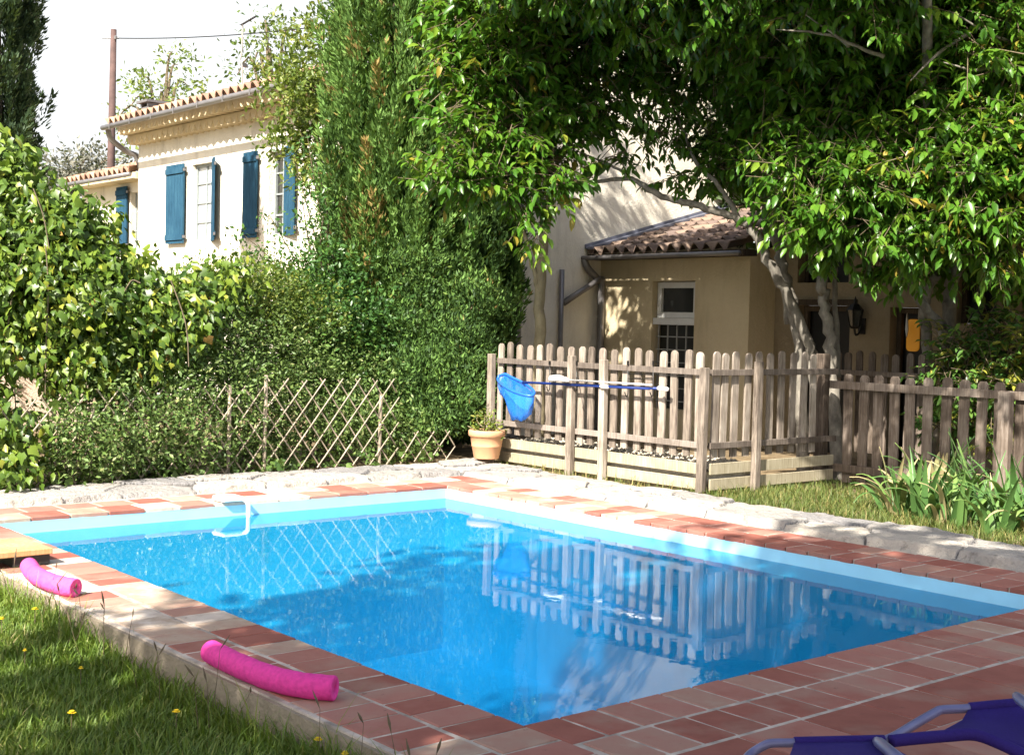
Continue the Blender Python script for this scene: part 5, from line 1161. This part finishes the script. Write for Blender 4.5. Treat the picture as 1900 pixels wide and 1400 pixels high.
ms.tube(spline([W(PA - .03, bb, .025), W(PA - .075, bb + .012, .0), W(PA - .085, bb + .016, -.05), W(PA - .085, bb + .016, -.3)], 6), .019, 12); ms.build('arm', M['white_plastic'], pa, smooth=True)

# ------------------------------------------------------------------ sun lounger at the lower right
lou = empty('sun_lounger', gnd(1700, 1440) * [1, 1, 0], 'low purple fabric sun lounger with lilac tube frame at the lower right corner', 'sun lounger')
LY = 3.62
def lp(x, y, d=0.0): return at(x, y, LY + d)
t1 = [lp(1380, 1412, -.05), lp(1395, 1396), lp(1420, 1381), lp(1436, 1377.5), lp(1475, 1377), lp(1560, 1375), lp(1640, 1373.5)]
ms = MB(); ms.tube(spline(t1, 6), .0125, 12); ms.build('foot_tube', M['lilac_tube'], lou, smooth=True)
t2 = [lp(1640, 1374, .02), lp(1662, 1364, .04), lp(1700, 1341, .13), lp(1735, 1321, .2), lp(1750, 1315.5, .22), lp(1800, 1313, .25), lp(1900, 1303, .25), lp(1990, 1296, .25)]
ms = MB(); ms.tube(spline(t2, 6), .0135, 12); ms.build('head_tube', M['lilac_tube'], lou, smooth=True)
for pts in ([lp(1627, 1374, -.02), lp(1632, 1378, -.06), lp(1652, 1394, -.2), lp(1690, 1425, -.4)], [lp(1886, 1290, .2), lp(1892, 1296, .16), lp(1915, 1315, .05), lp(1990, 1370, -.1)]):
    ms = MB(); ms.tube(pts, [.0125, .0165, .016, .016], 14); ms.build('arm_tube', M['lilac_tube'], lou, smooth=True)
def sheet(rows, name, th=.006, sm=True):
    """a cloth strip between two or more edge curves (lists of points), given thickness"""
    ms = MB(); nr, nc = len(rows), len(rows[0]); P = [np.asarray(p) for r in rows for p in r]
    nrm = unit(np.cross(P[1] - P[0], P[nc] - P[0])) * th
    n = nr * nc; fs = []
    for i in range(nr - 1):
        for j in range(nc - 1):
            a = i * nc + j; fs += [(a, a + 1, a + nc + 1, a + nc), (n + a + nc, n + a + nc + 1, n + a + 1, n + a)]
    edge = [(0, j) for j in range(nc)] + [(i, nc - 1) for i in range(1, nr)] + [(nr - 1, j) for j in range(nc - 2, -1, -1)] + [(i, 0) for i in range(nr - 2, 0, -1)]
    ids = [i * nc + j for i, j in edge]
    fs += [(ids[k], n + ids[k], n + ids[(k + 1) % len(ids)], ids[(k + 1) % len(ids)]) for k in range(len(ids))]
    ms.add(P + [p + nrm for p in P], fs); return ms.build(name, M['purple'], lou, smooth=sm)
def mixr(r0, r1, n, sag=0.0): return [[np.asarray(a) * (1 - f) + np.asarray(b_) * f - ez * sag * math.sin(math.pi * f) for a, b_ in zip(r0, r1)] for f in np.linspace(0, 1, n)]
top = [lp(1474, 1374.5, .0), lp(1530, 1373, .0), lp(1590, 1372, .0), lp(1641, 1370.5, .0)]
botm = [lp(1455, 1412, -.36), lp(1540, 1414, -.36), lp(1640, 1412, -.36), lp(1720, 1410, -.36)]
sheet(mixr(top, botm, 8, .012), 'foot_panel')
ms = MB(); ms.tube(spline([lp(1474, 1377, 0), lp(1560, 1375, 0), lp(1641, 1373.2, 0)], 5), .0165, 12); ms.build('foot_sleeve', M['purple'], lou, smooth=True)
r0 = [lp(1799, 1311.5, .25), lp(1840, 1308, .25), lp(1900, 1301, .25), lp(1990, 1294, .25)]
r1 = [lp(1785, 1335, .16), lp(1835, 1335, .17), lp(1900, 1335, .17), lp(1990, 1335, .17)]
r2 = [lp(1735, 1362, .05), lp(1812, 1362, .03), lp(1870, 1384, -.03), lp(1990, 1430, -.14)]
rows = mixr(r0, r1, 5)[:-1] + mixr(r1, r2, 5); sheet(rows, 'seat_panel')
ms = MB(); ms.tube(spline([lp(1652, 1374, .0), lp(1700, 1369, .02), lp(1760, 1364, .04), lp(1808, 1362, .03), lp(1850, 1376, .0), lp(1905, 1402, -.08), lp(1960, 1430, -.14)], 6), .0175, 12); ms.build('rail_sleeve', M['purple'], lou, smooth=True)
ms = MB(); ms.tube(spline([lp(1799, 1313, .25), lp(1850, 1308, .25), lp(1990, 1296, .25)], 5), .0168, 12); ms.build('head_sleeve', M['purple'], lou, smooth=True)
for (x, y, dd) in ((1388, 1405, 0), (1700, 1425, -.4), (1990, 1372, -.1), (1960, 1430, -.14)):
    p = lp(x, y, dd); q = p.copy(); q[2] = .002; q[0] += .05; ms = MB(); ms.tube([p, q], .0125, 10); ms.build('leg', M['lilac_tube'], lou, smooth=True)
